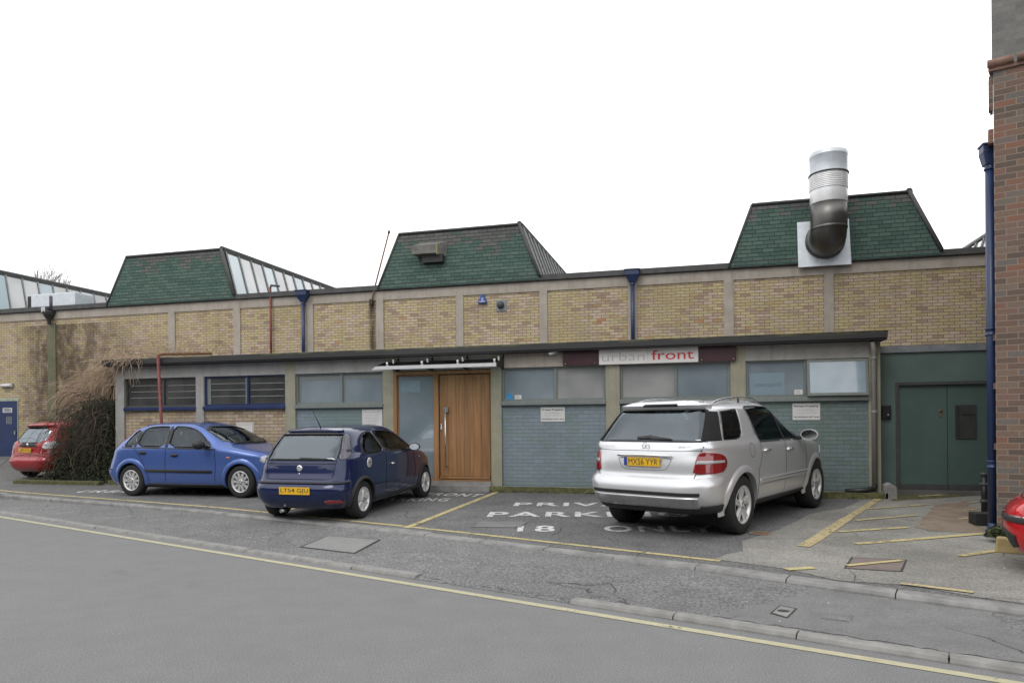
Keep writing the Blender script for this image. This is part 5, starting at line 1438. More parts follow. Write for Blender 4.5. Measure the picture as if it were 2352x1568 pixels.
        if euro:
            q = MB(); y0 = left; y1 = left + dirx.y * w * .09; q.box(x + sgn * .0042, x + sgn * .006, min(y0, y1), max(y0, y1), z - h / 2 + .002, z + h / 2 - .002); q.build('euro_band', M_euro, o)
        return o
    def mirror(s, x, z, col, scale=1., out=.10, rear=M_chrome, shell=None):
        for v, sg in (('R', -1), ('L', 1)):
            h = s.hit(v, x, z); y = h[0].y
            m = MB(); n = 14
            for i in range(9):
                t = i / 8; 
                for k in range(n):
                    a = 2 * math.pi * k / n; rr_ = math.sin(math.pi * (.12 + .88 * (1 - t)) * .5 + 0) if False else (1 - t ** 2.4) ** .5
                    m.v.append((x - .02 + .12 * t * scale, y + sg * (out + .095 * scale + .105 * scale * rr_ * math.cos(a)), z + .065 + .068 * scale * rr_ * math.sin(a)))
            for i in range(8):
                for k in range(n): m.f.append([i * n + k, i * n + (k + 1) % n, (i + 1) * n + (k + 1) % n, (i + 1) * n + k]); m.mi.append(0); m.sm.append(True)
            m.f.append(list(range(n))); m.mi.append(0); m.sm.append(False)
            o = m.build('wing_mirror', shell or s.paint, s.root)
            q = MB(); q.tube([(x + .03, y - sg * .03, z + .01), (x + .02, y + sg * (out * .6 + .05), z + .035)], [.035, .025], 8); q.build('stalk', M_trim, o)
            q = MB(); 
            for k in range(n):
                a = 2 * math.pi * k / n; q.v.append((x - .0215, y + sg * (out + .095 * scale + .092 * scale * math.cos(a)), z + .065 + .056 * scale * math.sin(a)))
            q.f.append(list(range(n))); q.mi.append(0); q.sm.append(False); q.build('mirror_glass', rear, o)
    def handle(s, x, z, mat_=None, ln=.16):
        for v, sg in (('R', -1), ('L', 1)):
            h = s.hit(v, x, z); 
            if not h: continue
            y = h[0].y; m = MB(); m.tube([(x - ln / 2, y + sg * .004, z - .002), (x - ln / 3, y + sg * .030, z), (x + ln / 3, y + sg * .030, z + .002), (x + ln / 2, y + sg * .004, z)], [.012, .016, .016, .012], 8)
            o = m.build('door_handle', mat_ or s.paint, s.root)
            q = s.patch('recess', v, chaikin([(x - ln * .4, z - .035), (x + ln * .4, z - .035), (x + ln * .4, z + .03), (x - ln * .4, z + .03)]), M_trim if mat_ is M_trim else s.paint, .0015, .002, parent=o)
    def place(s):
        """set the car down: rear axle centre given, heading in world degrees"""
        s.root.location = s.loc; s.root.rotation_euler = s.head

def carloc(pr, pf, wheelx, halfw):
    """world placing from the ground points under the right rear and right front tyres"""
    a, b = Vector(pr), Vector(pf); d = Vector((b.x - a.x, b.y - a.y)); yaw = math.atan2(d.y, d.x); d.normalize(); n = Vector((-d.y, d.x))
    # outer tyre line -> centre line
    o = Vector((a.x, a.y)) + n * halfw - d * wheelx[0]
    L = wheelx[1] - wheelx[0]; za = G(a.x, a.y); zb = G(a.x + d.x * L, a.y + d.y * L); pitch = math.atan2(zb - za, L)
    z0 = za - math.tan(pitch) * wheelx[0]
    return (o.x, o.y, z0), (0, -pitch, yaw)
def mirr(P): return [(-a, b) for a, b in P][::-1]
# ---- bright blue five door hatchback
k = [  # z, xr, xf, hw, nr, nf
 (.17, .30, 3.95, .70, 5, 5), (.20, .12, 4.08, .79, 6, 5), (.33, .04, 4.14, .835, 7, 5), (.48, .0, 4.152, .850, 8, 5), (.60, .03, 4.14, .855, 8, 5), (.70, .07, 4.10, .853, 8, 5),
 (.78, .10, 4.00, .850, 8, 5.5), (.86, .12, 3.72, .845, 8, 6), (.92, .15, 3.40, .835, 8, 6), (.97, .18, 3.16, .815, 7, 6), (1.02, .22, 3.02, .79, 7, 6),
 (1.15, .36, 2.78, .725, 6, 6), (1.28, .52, 2.48, .665, 6, 6), (1.35, .68, 2.26, .62, 5.5, 5.5), (1.395, .84, 2.06, .55, 5, 5), (1.42, 1.02, 1.88, .42, 4.5, 4.5), (1.432, 1.22, 1.70, .20, 4, 4)]
loc, hd = carloc(atG(304, 1139), atG(553, 1144), (.72, 3.335), .835)
c = Car('hatchback_car', 'bright blue five door hatchback parked side on in front of the office', 'car', k, 1.9, (.72, 3.335), .305, P_blue, loc, hd)
sw1 = chaikin([(.50, .955), (.77, .965), (.80, 1.22), (.78, 1.285), (.70, 1.26), (.58, 1.14)], 1)
sw2 = chaikin([(.83, .965), (1.54, .945), (1.55, 1.345), (1.30, 1.352), (1.02, 1.335), (.90, 1.27)], 1)
sw3 = chaikin([(1.62, .94), (2.62, .925), (2.66, .96), (2.40, 1.17), (2.18, 1.29), (1.95, 1.34), (1.63, 1.352)], 1)
rw = chaikin([(-.56, .98), (.56, .98), (.50, 1.28), (-.50, 1.28)], 1)
ws = chaikin([(-.70, 1.0), (.70, 1.0), (.60, 1.345), (-.60, 1.345)], 1)
c.body([sw1, sw2, sw3], rw, ws, .62, .345, (.45, 2.75, .95))
for v in ('R', 'L'):
    for p in (sw1, sw2, sw3): c.patch('side_window', v, p, GL_clear, -.006, .004)
    fr = [(.36, .935), (2.72, .905), (2.80, .935), (2.50, 1.17), (2.24, 1.31), (1.98, 1.372), (1.30, 1.38), (.98, 1.36), (.72, 1.28), (.50, 1.10)]
    c.strip('window_seal', v, [(.46, .945), (2.74, .912)], .022, M_trim, .004)
    for sw in (sw1, sw2, sw3): c.strip('window_seal', v, sw, .014, M_trim, .0035, closed=True)
    c.patch('door_pillar', v, [(1.545, .95), (1.615, .95), (1.625, 1.345), (1.555, 1.345)], M_trim, .003, .004)
    c.patch('door_pillar', v, [(.775, .96), (.83, .96), (.88, 1.26), (.80, 1.25)], M_trim, .003, .004)
    c.strip('door_gap', v, [(2.74, .92), (2.78, .6), (2.74, .30)], .010, M_seam)
    c.strip('door_gap', v, [(1.58, .93), (1.57, .30)], .010, M_seam)
    c.strip('door_gap', v, [(.78, .94), (.93, .80), (1.02, .68), (1.12, .45), (1.18, .30)], .010, M_seam)
    c.patch('side_moulding', v, [(1.10, .475), (2.68, .465), (2.70, .49), (2.68, .515), (1.08, .53)], M_trim, .018, .016)
    c.patch('sill', v, [(1.08, .19), (2.95, .19), (2.95, .25), (1.08, .26)], M_trim, .010, .012)
    c.patch('tail_lamp', v, chaikin([(.15, .93), (.34, 1.045), (.52, 1.19), (.66, 1.275), (.60, 1.31), (.36, 1.20), (.20, 1.05)], 1), L_pink, .006, .01)
    c.patch('indicator_repeater', v, chaikin([(3.02, .745), (3.10, .745), (3.10, .77), (3.02, .77)]), L_amber, .006, .006)
    c.patch('headlamp', v, chaikin([(3.72, .68), (4.02, .60), (4.09, .66), (3.96, .76), (3.78, .80)], 1), L_clear, .006, .01)
c.patch('rear_window', 'B', rw, GL_clear, -.006, .004); c.patch('windscreen', 'F', ws, GL_screen, -.006, .004)
c.strip('windscreen_seal', 'F', ws, .02, M_trim, .003, closed=True)
c.patch('wiper', 'F', [(-.62, 1.0), (.05, 1.025), (.05, 1.035), (-.6, 1.015)], M_trim, .02, .006); c.patch('wiper', 'F', [(.02, 1.0), (.6, 1.025), (.6, 1.035), (.02, 1.012)], M_trim, .02, .006)
c.flare(.72, .345, .43, .022, P_blue); c.flare(3.335, .345, .43, .022, P_blue)
c.band('rear_bumper', .22, .56, -1.14, 1.14, .022, P_blue, cut=False)
c.band('bumper_strip', .50, .535, -1.10, 1.10, .028, M_trim, cut=False)
c.root.scale = (.965, 1., 1.045)
for x in c.wheels:
    for sg in (-1, 1): c.wheel(x, sg, 'mesh', .195)
c.seats((1.35, 2.25 - .25)); c.seats((.72 + .3,), w=.56); c.floor(.5, 2.95, .62, .50)
c.mirror(2.50, .94, None, 1.3, .06, shell=M_trim); c.handle(1.02, .845, M_trim, .17); c.handle(1.80, .80, M_trim, .17)
m = MB(); m.tube([(1.95, -.0, 1.43), (1.80, 0, 1.60)], [.006, .003], 5); m.build('aerial', M_trim, c.root)
c.strip('roof_channel', 'T', [(.85, -.50), (1.3, -.535), (1.9, -.53), (2.35, -.60), (2.7, -.68)], .014, M_trim, .003)
c.place(); focus = c

# ---- navy three door hatchback
k = [
 (.18, .30, 3.62, .69, 5, 4.5), (.21, .10, 3.74, .77, 6, 4.5), (.34, .02, 3.80, .805, 7, 4.5), (.50, .0, 3.817, .822, 7.5, 4.5), (.62, .05, 3.80, .823, 7.5, 4.5), (.72, .09, 3.74, .822, 7.5, 4.5),
 (.80, .11, 3.62, .818, 7.5, 5), (.88, .13, 3.40, .812, 7, 5.5), (.94, .15, 3.12, .803, 7, 5.5), (.99, .18, 2.92, .785, 6.5, 5.5), (1.03, .22, 2.82, .765, 6.5, 5.5),
 (1.15, .32, 2.56, .71, 8, 5.5), (1.28, .45, 2.26, .655, 8, 5.5), (1.36, .56, 2.02, .61, 6.5, 5), (1.405, .68, 1.84, .54, 5, 5), (1.43, .86, 1.64, .40, 4.5, 4.5), (1.44, 1.06, 1.44, .20, 4, 4)]
loc, hd = carloc(atG(838, 1189), atG(981, 1141), (.62, 3.111), .815)
c = Car('hatchback_car', 'dark navy three door hatchback with yellow rear plate parked nose to the oak door', 'car', k, 1.75, (.62, 3.111), .297, P_navy, loc, hd)
sw1 = chaikin([(.70, .985), (1.42, .985), (1.20, 1.32), (1.03, 1.34), (.86, 1.27), (.74, 1.13)], 1)
sw2 = chaikin([(1.49, .985), (2.52, .955), (2.44, 1.07), (2.12, 1.24), (1.84, 1.335), (1.27, 1.355)], 1)
rw = [(-.60, .93), (.60, .93), (.585, 1.10), (.525, 1.315), (.40, 1.335), (0, 1.345), (-.40, 1.335), (-.525, 1.315), (-.585, 1.10)]
ws = chaikin([(-.66, 1.03), (.66, 1.03), (.58, 1.36), (-.58, 1.36)], 1)
c.body([sw1, sw2], rw, ws, .66, .325, (.40, 2.5, .98))
GL_navy = carglass('rear_tinted_glass', (.30, .36, .37), .10)
for v in ('R', 'L'):
    for p in (sw1, sw2): c.patch('side_window', v, p, GL_clear, -.006, .004); c.strip('window_seal', v, p, .014, M_trim, .0035, closed=True)
    c.patch('door_pillar', v, [(1.445, .985), (1.465, .985), (1.235, 1.345), (1.22, 1.335)], M_steel, .004, .004)
    c.strip('door_gap', v, [(1.42, .96), (1.40, .60), (1.40, .26)], .010, M_seam); c.strip('door_gap', v, [(2.54, .95), (2.62, .60), (2.52, .26)], .010, M_seam)
    c.patch('side_moulding', v, [(1.02, .235), (2.70, .235), (2.70, .285), (1.02, .30)], M_trim, .012, .014)
    c.patch('side_repeater', v, chaikin([(2.80, .80), (2.84, .80), (2.84, .83), (2.80, .83)]), L_clear, .006, .006)
    c.patch('headlamp', v, chaikin([(3.20, .80), (3.55, .68), (3.70, .70), (3.60, .80), (3.30, .90)], 1), L_clear, .006, .01)
    c.flare
sg_map = (('R', -1), ('L', 1))
for v, sg in sg_map:
    g = -sg
    c.wrap('tail_lamp', [(g * a, b) for a, b in [(.80, .94), (.98, .95), (1.055, 1.0), (1.06, 1.10), (1.03, 1.25), (.98, 1.31), (.84, 1.31), (.86, 1.12)]], L_smoke, .006, .012)
c.patch('rear_window', 'B', rw, GL_navy, -.006, .004); c.patch('windscreen', 'F', ws, GL_screen, -.006, .004)
c.strip('windscreen_seal', 'F', ws, .02, M_trim, .003, closed=True); c.strip('rear_window_seal', 'B', rw, .012, M_seam, .003, closed=True)
c.patch('spoiler', 'B', [(-.50, 1.352), (.50, 1.352), (.46, 1.375), (0, 1.385), (-.46, 1.375)], P_navy, .022, .03)
c.patch('high_brake_lamp', 'B', [(-.49, 1.31), (.49, 1.31), (.42, 1.336), (-.42, 1.336)], M_cabin, .010, .01)
c.strip('tailgate_gap', 'B', [(-.60, .93), (-.56, .67), (-.48, .655), (.48, .655), (.56, .67), (.60, .93)], .008, M_seam)
c.strip('tailgate_crease', 'B', [(-.60, .885), (.60, .885)], .010, M_seam, .003)
c.band('rear_bumper', .23, .65, -1.13, 1.13, .035, P_navy, cut=False)
c.band('bumper_strip', .595, .622, -1.09, 1.09, .044, M_trim, round_=.2, cut=False)
c.flare(.62, .325, .37, .026, M_trim); c.flare(3.111, .325, .37, .026, M_trim)
c.plate('B', 0, .49, 'LT54 GJU', back=.05)
h = c.hit('B', 0, .80); m = MB(); m.lathe([(0, -.012), (.035, -.010), (.048, -.004), (.052, .004), (.046, .006)], (h[0].x - .004, 0, .815), 'X', 24); o = m.build('badge', M_chrome, c.root)
m = MB(); m.lathe([(.028, -.015), (.036, -.018), (.040, -.013)], (h[0].x - .004, 0, .815), 'X', 24); m.tube([(h[0].x - .018, .025, .83), (h[0].x - .018, 0, .815), (h[0].x - .018, -.02, .80)], .005, 5); m.build('ring', M_rim, o)
m = MB(); m.lathe([(0, -.014), (.012, -.012), (.014, 0)], (h[0].x - .004, 0, .735), 'X', 12); m.build('lock', M_chrome, c.root)
hh = c.hit('B', .45, .82); text_obj('badge_lettering', 'VAUXHALL', .15, .024, (hh[0].x - .006, .52, .815), (0, -1, 0), (0, 0, 1), M_chrome, c.root, n_off=.002)
hh = c.hit('B', -.45, .82); text_obj('badge_lettering', 'CORSA 1.2', .20, .026, (hh[0].x - .004, -.32, .815), (.10, -1, 0), (0, 0, 1), M_chrome, c.root, n_off=.004)
hh = c.hit('R', .93, .80); m = MB(); m.lathe([(0, -.006), (.062, -.006), (.075, -.002), (.078, .003)], (.80, hh[0].y - .003, .86), 'Y', 24); o = m.build('fuel_cap', M_whiteboard, c.root)
m = MB(); m.lathe([(.040, -.008), (.048, -.009), (.052, -.007)], (.80, hh[0].y - .003, .86), 'Y', 24); m.lathe([(0, -.009), (.026, -.009)], (.80, hh[0].y - .003, .86), 'Y', 16); m.build('cap_ring', M_ink, o)
c.patch('rear_reflector', 'B', chaikin([(-.70, .31), (-.48, .31), (-.48, .36), (-.70, .36)]), L_red, .040, .012)
c.patch('rear_wiper', 'B', [(.06, .925), (-.42, 1.0), (-.42, 1.012), (.04, .95)], M_trim, .02, .006) if False else c.patch('rear_wiper', 'B', [(-.50, .945), (.02, .955), (.02, .975), (-.5, .955)], M_trim, .012, .006)
m = MB(); m.tube([(.18, .28, .17), (.02, .28, .17)], .028, 12); m.build('exhaust_pipe', M_steel, c.root)
for x in c.wheels:
    for sg in (-1, 1): c.wheel(x, sg, 'seven', .185)
c.seats((1.95,)); c.seats((.95,), w=.55); c.floor(.45, 2.72, .58, .50)
c.mirror(2.28, .955, None, 1.0, .06, rear=M_galv); c.handle(1.62, .78, M_chrome, .10)
m = MB(); m.tube([(.74, .0, 1.415), (.50, 0, 1.70)], [.009, .003], 6); m.build('aerial', M_trim, c.root)
c.place(); corsa = c

# ---- silver four wheel drive estate
k = [
 (.30, .42, 4.50, .76, 5, 5), (.34, .16, 4.66, .86, 6, 5), (.46, .05, 4.74, .915, 6, 5), (.62, .0, 4.78, .940, 6.5, 5), (.74, .02, 4.78, .950, 7, 5), (.84, .06, 4.76, .952, 7, 5),
 (.95, .07, 4.68, .948, 7, 5.5), (1.05, .09, 4.45, .942, 7, 6), (1.12, .11, 4.00, .935, 7.5, 6), (1.17, .13, 3.62, .922, 9, 6), (1.23, .16, 3.40, .892, 10, 6),
 (1.38, .29, 3.05, .835, 10, 6), (1.56, .46, 2.68, .765, 10, 6), (1.67, .58, 2.40, .705, 8, 5.5), (1.72, .82, 2.10, .62, 5.5, 5), (1.755, 1.02, 1.90, .46, 5, 4.5), (1.77, 1.25, 1.65, .22, 4, 4)]
loc, hd = carloc(atG(1706, 1226), atG(1872, 1166), (.98, 3.895), .92)
c = Car('estate_car', 'silver four wheel drive estate with roof rails parked at an angle under the shop sign', 'car', k, 2.15, (.98, 3.895), .385, P_silver, loc, hd)
sw0 = [(.56, 1.255), (.90, 1.25), (1.04, 1.27), (1.13, 1.33), (1.19, 1.45), (1.25, 1.635), (.78, 1.61)]
sw1 = chaikin([(1.66, 1.135), (2.52, 1.12), (2.52, 1.66), (1.62, 1.665)], 1)
sw2 = chaikin([(2.58, 1.12), (3.30, 1.095), (3.10, 1.26), (2.80, 1.48), (2.56, 1.65)], 1)
sw12 = [(1.63, 1.195), (3.25, 1.165), (3.30, 1.19), (3.10, 1.32), (2.90, 1.44), (2.70, 1.55), (2.52, 1.625), (2.3, 1.66), (2.0, 1.672), (1.60, 1.672), (1.56, 1.64)]
rw = [(-.78, 1.24), (.78, 1.24), (.765, 1.33), (.715, 1.48), (.645, 1.63), (.60, 1.645), (-.60, 1.645), (-.645, 1.63), (-.715, 1.48), (-.765, 1.33)]
ws = chaikin([(-.78, 1.24), (.78, 1.24), (.66, 1.66), (-.66, 1.66)], 1)
c.body([sw0, sw12], rw, ws, .88, .435, (.40, 3.05, 1.25))
GL_suv = carglass('suv_rear_glass', (.42, .52, .60), .09)
for v, sg in sg_map:
    c.patch('side_window', v, sw0, GL_dark, -.006, .004); c.patch('side_window', v, sw12, GL_dark, -.006, .004)
    c.patch('door_pillar', v, [(2.50, 1.18), (2.57, 1.18), (2.50, 1.625), (2.43, 1.64)], M_seam, .001, .004)
    for p in (sw0, sw12): c.strip('window_seal', v, p, .014, M_trim, .003, closed=True)
    c.strip('waist_trim', v, [(1.60, 1.182), (3.30, 1.15)], .018, M_chrome, .005)
    c.strip('door_gap', v, [(1.53, 1.66), (1.60, 1.18), (1.62, 1.0), (1.48, .80), (1.50, .60), (1.52, .42)], .010, M_seam)
    c.strip('door_gap', v, [(2.52, 1.17), (2.50, .42)], .010, M_seam); c.strip('door_gap', v, [(3.36, 1.12), (3.40, .80), (3.34, .42)], .010, M_seam)
    c.wrap('rear_corner_glass', [(-sg * a, b) for a, b in [(.845, 1.245), (1.16, 1.25), (1.10, 1.61), (.875, 1.625), (.86, 1.45)]], M_seam, .003, .006, smooth=0)
    c.patch('side_moulding', v, [(1.52, .60), (3.38, .60), (3.40, .68), (1.50, .68)], P_silver, .016, .014)
    c.patch('moulding_line', v, [(1.54, .655), (3.36, .655), (3.36, .662), (1.54, .662)], M_chrome, .020, .004)
    c.patch('side_sill', v, [(1.40, .315), (3.45, .315), (3.45, .385), (1.40, .40)], M_trim, .016, .02)
    g = -sg
    c.wrap('tail_lamp', [(g * a, b) for a, b in [(.71, .84), (1.13, .85), (1.18, .90), (1.20, .98), (1.17, 1.05), (1.10, 1.09), (.86, 1.12), (.78, 1.09), (.75, .99)]], L_red, .010, .016)
    c.wrap('reversing_lens', [(g * a, b) for a, b in [(.755, .965), (1.16, .975), (1.16, 1.005), (.775, 1.01)]], L_clear, .014, .01, smooth=0)
    c.strip('fuel_flap', v, [(1.30 + .085 * math.cos(2 * math.pi * q / 16), .1 + .985 + .095 * math.sin(2 * math.pi * q / 16)) for q in range(16)], .006, M_seam, closed=True)
    c.patch('headlamp', v, chaikin([(4.20, .84), (4.60, .76), (4.70, .86), (4.50, .98), (4.30, 1.0)], 1), L_clear, .006, .01)
    # roof rail
    def railz(x): 
        h = c.hit('T', x, sg * .60); return h[0].z
    xs = [.92 + (3.0 - .92) * q / 16 for q in range(17)]; m = MB()
    xs = [.78 + (2.50 - .78) * q / 16 for q in range(17)]
    pts = [(x, sg * (.60 if 0 < i < 16 else .60), (railz(x) if i in (0, 16) else max(railz(x), 0)) + .07 * math.sin(math.pi * min(1, max(0, i / 16))) ** .45 + .004) for i, x in enumerate(xs)]
    m.tube(pts, .014, 8); ro = m.build('roof_rail', M_steel, c.root)
    m = MB(); x = 1.62; m.box(x - .03, x + .03, sg * .60 - .012, sg * .60 + .012, railz(x) - .01, railz(x) + .065); m.build('rail_foot', M_steel, ro)
c.patch('rear_window', 'B', rw, GL_suv, -.006, .004); c.patch('windscreen', 'F', ws, GL_screen, -.006, .004)
c.strip('rear_window_seal', 'B', rw, .016, M_trim, .003, closed=True); c.strip('windscreen_seal', 'F', ws, .02, M_trim, .003, closed=True)
c.patch('spoiler', 'B', [(-.66, 1.652), (.66, 1.652), (.60, 1.70), (.3, 1.715), (-.3, 1.715), (-.60, 1.70)], P_silver, .06, .07)
c.patch('spoiler_shadow_gap', 'B', [(-.26, 1.648), (.26, 1.648), (.24, 1.664), (-.24, 1.664)], M_seam, .066, .02)
c.strip('tailgate_gap', 'B', [(-.80, 1.24), (-.75, 1.12), (-.71, .84), (-.66, .73), (-.56, .68), (.56, .68), (.66, .73), (.71, .84), (.75, 1.12), (.80, 1.24)], .010, M_seam)
c.strip('tailgate_crease', 'B', [(-.76, 1.135), (-.5, 1.125), (.5, 1.125), (.76, 1.135)], .006, M_seam, .002)
c.strip('tailgate_crease', 'B', [(-.68, .78), (.68, .78)], .006, M_flash, .002)
c.band('rear_bumper', .40, .81, -1.21, 1.21, .050, P_silver, round_=.25, cut=False)
c.band('rear_skirt', .31, .47, -1.22, 1.22, .040, M_trim, round_=.2, cut=False)
c.band('bumper_insert', .57, .625, -.90, .90, .057, M_trim, round_=.1, cut=False)
c.band('skid_plate', .40, .575, -.87, .87, .064, M_steel, round_=.12, cut=False)
for y in (-.62, -.36, -.12, .12, .36, .62):
    h = c.hit('B', y, .44); m = MB(); m.lathe([(0, -.008), (.012, -.006), (.014, 0)], (h[0].x - .066, y, .545), 'X', 10); m.build('bolt', M_alu, c.root)
c.flare(.98, .432, .52, .030, P_silver); c.flare(3.895, .432, .52, .030, P_silver)
c.plate('B', .02, .985, 'MX56 YYR', euro=True, wt=0., back=.028)
h = c.hit('B', 0, .965)
m = MB(); m.tube([(h[0].x - .0, -.40, 1.065), (h[0].x - .035, -.37, 1.068), (h[0].x - .045, 0, 1.072), (h[0].x - .035, .37, 1.068), (h[0].x - .0, .40, 1.065)], [.012, .019, .020, .019, .012], 10); m.build('tailgate_handle', M_chrome, c.root)
ps = chaikin([(-.40, 1.05), (.40, 1.05), (.34, .91), (.27, .88), (-.27, .88), (-.34, .91)], 1)
c.strip('plate_recess', 'B', ps, .010, M_flash, .002, closed=True)
bx = c.hit('B', 0, 1.17)[0].x - .010; m = MB(); n = 28
m.tube([(bx, .052 * math.cos(2 * math.pi * q / n), 1.175 + .052 * math.sin(2 * math.pi * q / n)) for q in range(n + 1)], .0055, 6)
for q in range(3):
    a_ = math.pi / 2 + q * 2 * math.pi / 3; m.tube([(bx, 0, 1.175), (bx, .05 * math.cos(a_), 1.175 + .05 * math.sin(a_))], [.008, .003], 5)
m.build('badge', M_chrome, c.root)
hh = c.hit('B', .6, 1.17); text_obj('badge_lettering', 'ML 320 CDI', .24, .026, (hh[0].x - .006, .70, 1.165), (-.10, -1, 0), (0, 0, 1), M_rim, c.root, n_off=.012)
hh = c.hit('B', -.55, 1.17); text_obj('badge_lettering', '4MATIC', .19, .024, (hh[0].x - .006, -.46, 1.165), (.10, -1, 0), (0, 0, 1), M_rim, c.root, n_off=.006)
c.patch('rear_wiper', 'B', [(-.34, 1.255), (-.05, 1.262), (.16, 1.265), (.16, 1.29), (-.02, 1.305), (-.34, 1.268)], M_trim, .022, .02)
for x in c.wheels:
    for sg in (-1, 1): c.wheel(x, sg, 'five_twin', .245, .25)
c.seats((1.55, 2.50), y=.40, w=.54, zb=.62, h=.66); c.floor(.5, 3.30, .72, .72)
c.mirror(3.06, 1.16, None, 1.25, .07, shell=P_silver); c.handle(1.78, 1.06, M_chrome, .21); c.handle(2.66, 1.03, M_chrome, .21)
c.place(); suv = c

# ---- small dark red hatchback behind the shrub
k = [
 (.20, .30, 3.70, .72, 5, 4.5), (.23, .10, 3.82, .80, 6, 4.5), (.38, .02, 3.88, .835, 7, 4.5), (.52, .0, 3.90, .845, 7.5, 4.5), (.64, .04, 3.88, .847, 7.5, 4.5), (.76, .08, 3.80, .846, 7.5, 4.5),
 (.84, .10, 3.66, .842, 7.5, 5), (.92, .12, 3.44, .835, 7, 5.5), (.99, .15, 3.22, .822, 7, 5.5), (1.04, .18, 3.06, .80, 6.5, 5.5), (1.08, .21, 2.96, .78, 6.5, 5.5),
 (1.20, .30, 2.66, .725, 6, 5.5), (1.36, .42, 2.26, .665, 6, 5.5), (1.44, .52, 2.02, .62, 5.5, 5), (1.49, .64, 1.84, .55, 5, 5), (1.515, .82, 1.64, .40, 4.5, 4.5), (1.525, 1.02, 1.44, .20, 4, 4)]
a_ = atG(66, 1097)
a_ = (a_[0] * 1.02 + .12, a_[1] * 1.02)
hdg = R_(82)
dx_, dy_ = math.cos(hdg), math.sin(hdg)
ox, oy = a_[0] - dx_ * .62 + .74 * dy_ * 1, a_[1] - dy_ * .62 - .74 * dx_
za_, zb_ = G(a_[0], a_[1]), G(a_[0] + dx_ * 2.5, a_[1] + dy_ * 2.5)
c = Car('hatchback_car', 'small dark red hatchback parked by the blue door behind the creeper', 'car', k, 1.8, (.62, 3.12), .30, P_red, (ox, oy, za_ - .62 * (zb_ - za_) / 2.5), (0, -math.atan2(zb_ - za_, 2.5), hdg))
sw1 = chaikin([(.70, 1.03), (1.44, 1.02), (1.44, 1.42), (1.0, 1.42), (.80, 1.28)], 1); sw2 = chaikin([(1.50, 1.02), (2.66, 1.0), (2.40, 1.20), (2.02, 1.41), (1.5, 1.43)], 1)
rw = chaikin([(-.60, .98), (.60, .98), (.54, 1.38), (-.54, 1.38)], 1); ws = chaikin([(-.66, 1.08), (.66, 1.08), (.58, 1.44), (-.58, 1.44)], 1)
c.body([sw1, sw2], rw, ws, .70, .33, (.40, 2.6, 1.0))
for v, sg in sg_map:
    for p in (sw1, sw2): c.patch('side_window', v, p, GL_dark, -.006, .004)
    g = -sg
    c.wrap('tail_lamp', [(g * a, b) for a, b in [(.68, .84), (1.05, .82), (1.15, .90), (1.13, .99), (1.0, 1.02), (.74, 1.0)]], L_clear, .008, .012)
    c.wrap('lower_lamp', [(g * a, b) for a, b in [(.66, .71), (1.03, .70), (1.05, .81), (.68, .83)]], L_red, .008, .012, smooth=0)
    c.strip('door_gap', v, [(1.46, 1.0), (1.45, .30)], .010, M_seam); c.strip('door_gap', v, [(2.66, .98), (2.68, .30)], .010, M_seam)
c.patch('rear_window', 'B', rw, carglass('pale_rear_glass', (.5, .55, .55), .16), -.006, .004); c.patch('windscreen', 'F', ws, GL_screen, -.006, .004)
c.patch('spoiler', 'B', [(-.54, 1.385), (.54, 1.385), (.50, 1.44), (-.50, 1.44)], P_red, .06, .06)
c.patch('spoiler_shadow_gap', 'B', [(-.42, 1.365), (.42, 1.365), (.42, 1.384), (-.42, 1.384)], M_seam, .03, .02)
c.patch('garnish', 'B', chaikin([(-.38, .89), (.38, .89), (.24, .97), (.12, 1.0), (-.12, 1.0), (-.24, .97)], 1), M_trim, .012, .012)
c.band('rear_bumper', .25, .62, -1.13, 1.13, .03, P_red, cut=False); c.strip('tailgate_gap', 'B', [(-.52, .84), (-.50, .66), (.50, .66), (.52, .84)], .008, M_seam)
c.plate('B', .05, .80, 'LX59 EYU', back=.02); m = MB(); h = c.hit('B', 0, .93); m.lathe([(0, -.012), (.04, -.01), (.045, 0)], (h[0].x - .014, 0, .94), 'X', 16); m.build('badge', M_chrome, c.root)
for x in c.wheels:
    for sg in (-1, 1): c.wheel(x, sg, 'seven', .185)
c.seats((1.95,)); c.seats((.95,)); c.floor(.45, 2.8, .6, .55); c.mirror(2.4, 1.0, None, 1., .06); m = MB(); m.tube([(.95, 0, 1.50), (.70, 0, 1.66)], [.008, .003], 5); m.build('aerial', M_trim, c.root)
c.root.scale = (.94, .94, .94); c.place(); jazz = c

# ---- bright red car nose at the right edge
k = [
 (.17, .30, 3.72, .72, 5, 3.6), (.20, .10, 3.84, .79, 6, 3.6), (.33, .02, 3.93, .825, 7, 3.6), (.46, .0, 3.96, .835, 7.5, 3.4), (.58, .04, 3.94, .84, 7.5, 3.4), (.66, .08, 3.88, .84, 7.5, 3.4),
 (.74, .10, 3.76, .84, 7.5, 3.6), (.84, .12, 3.46, .832, 7, 4), (.93, .15, 3.12, .82, 7, 4.5), (.98, .18, 2.94, .80, 6.5, 5), (1.02, .21, 2.86, .78, 6.5, 5.5),
 (1.15, .30, 2.56, .725, 6, 5.5), (1.30, .42, 2.20, .665, 6, 5.5), (1.38, .52, 1.98, .62, 5.5, 5), (1.43, .64, 1.80, .55, 5, 5), (1.455, .82, 1.60, .40, 4.5, 4.5), (1.465, 1.02, 1.44, .20, 4, 4)]
NOSE = atG(2345, 1292)
hdg = SA + R_(180)
dx_, dy_ = math.cos(hdg), math.sin(hdg)
redpos = (NOSE[0] - dx_ * 3.80 + .30 * dy_ * -1, NOSE[1] - dy_ * 3.80 + .30 * dx_ * 1)
c = Car('hatchback_car', 'bright red car with only its nose in view at the right edge', 'car', k, 1.8, (.66, 3.15), .30, P_red2, (redpos[0], redpos[1], G(*redpos)), (0, 0, hdg))
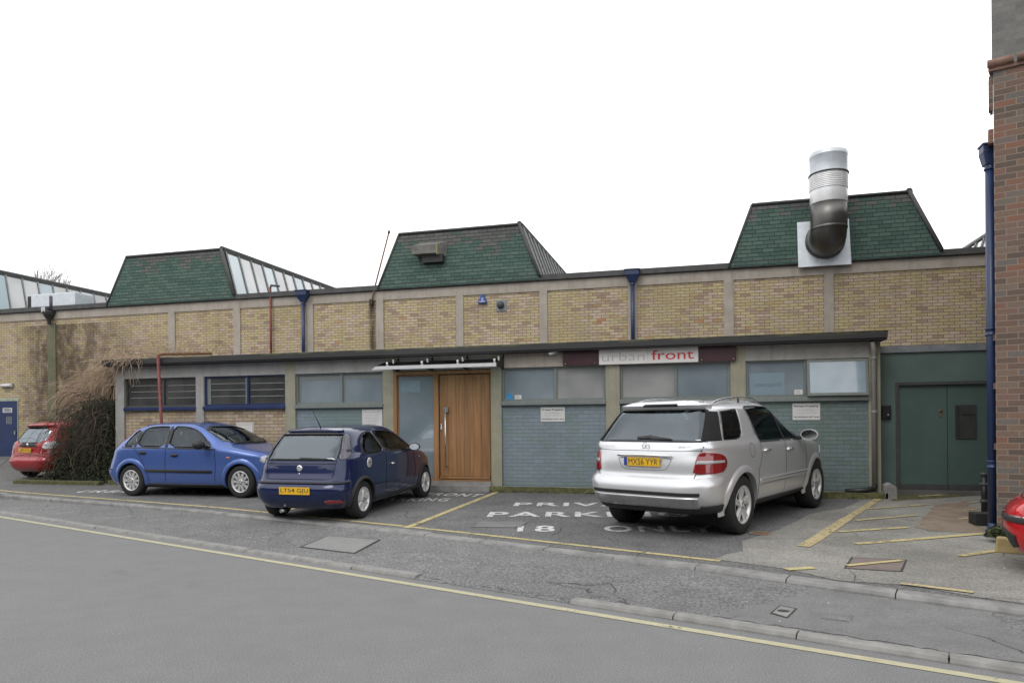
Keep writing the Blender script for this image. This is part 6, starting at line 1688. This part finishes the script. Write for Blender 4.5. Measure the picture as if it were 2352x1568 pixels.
ws = chaikin([(-.66, 1.03), (.66, 1.03), (.58, 1.38), (-.58, 1.38)], 1); sw1 = chaikin([(.70, .98), (2.5, .96), (2.2, 1.20), (1.9, 1.36), (1.0, 1.36)], 1)
rw = chaikin([(-.60, .98), (.60, .98), (.54, 1.34), (-.54, 1.34)], 1)
c.body([sw1], rw, ws, .70, .335, (.40, 2.5, .95))
for v, sg in sg_map:
    c.patch('side_window', v, sw1, GL_dark, -.006, .004)
    c.patch('headlamp', 'F', [(sg * x, z) for x, z in [(.42, .66), (.62, .66), (.80, .72), (.82, .80), (.74, .84), (.58, .78), (.44, .72)]][::-1 if sg > 0 else 1], L_clear, .008, .012, maxturn=.0, smooth=1)
    c.patch('fog_lamp_surround', 'F', [(sg * (.60 + .066 * math.cos(2 * math.pi * q / 20)), .34 + .066 * math.sin(2 * math.pi * q / 20)) for q in range(20)], M_trim, .024, .02, maxturn=.0)
    c.patch('fog_lamp', 'F', [(sg * (.60 + .044 * math.cos(2 * math.pi * q / 20)), .34 + .044 * math.sin(2 * math.pi * q / 20)) for q in range(20)], L_clear, .032, .01, maxturn=.0)
    c.strip('door_gap', v, [(2.6, .96), (2.65, .30)], .010, M_seam)
for pa, pb in ((3.05, 3.99), (-3.99, -3.05)):
    c.band('bumper_strip', .50, .56, pa, pb, .014, M_trim, round_=.15, cut=False); c.band('bumper_trim_line', .562, .572, pa, pb, .014, M_chrome, round_=0, cut=False)
c.patch('grille', 'F', chaikin([(-.42, .24), (.42, .24), (.46, .42), (-.46, .42)], 1), M_trim, .008, .01)
c.strip('bonnet_gap', 'F', [(-.80, .86), (-.5, .735), (0, .715), (.5, .735), (.80, .86)], .008, M_seam)
c.patch('windscreen', 'F', ws, GL_screen, -.006, .004); c.patch('rear_window', 'B', rw, GL_clear, -.006, .004)
for x in c.wheels:
    for sg in (-1, 1): c.wheel(x, sg, 'seven', .185)
c.seats((1.95,)); c.floor(.45, 2.72, .58, .50); c.mirror(2.32, .96, None, 1., .06)
c.place(); redcar = c
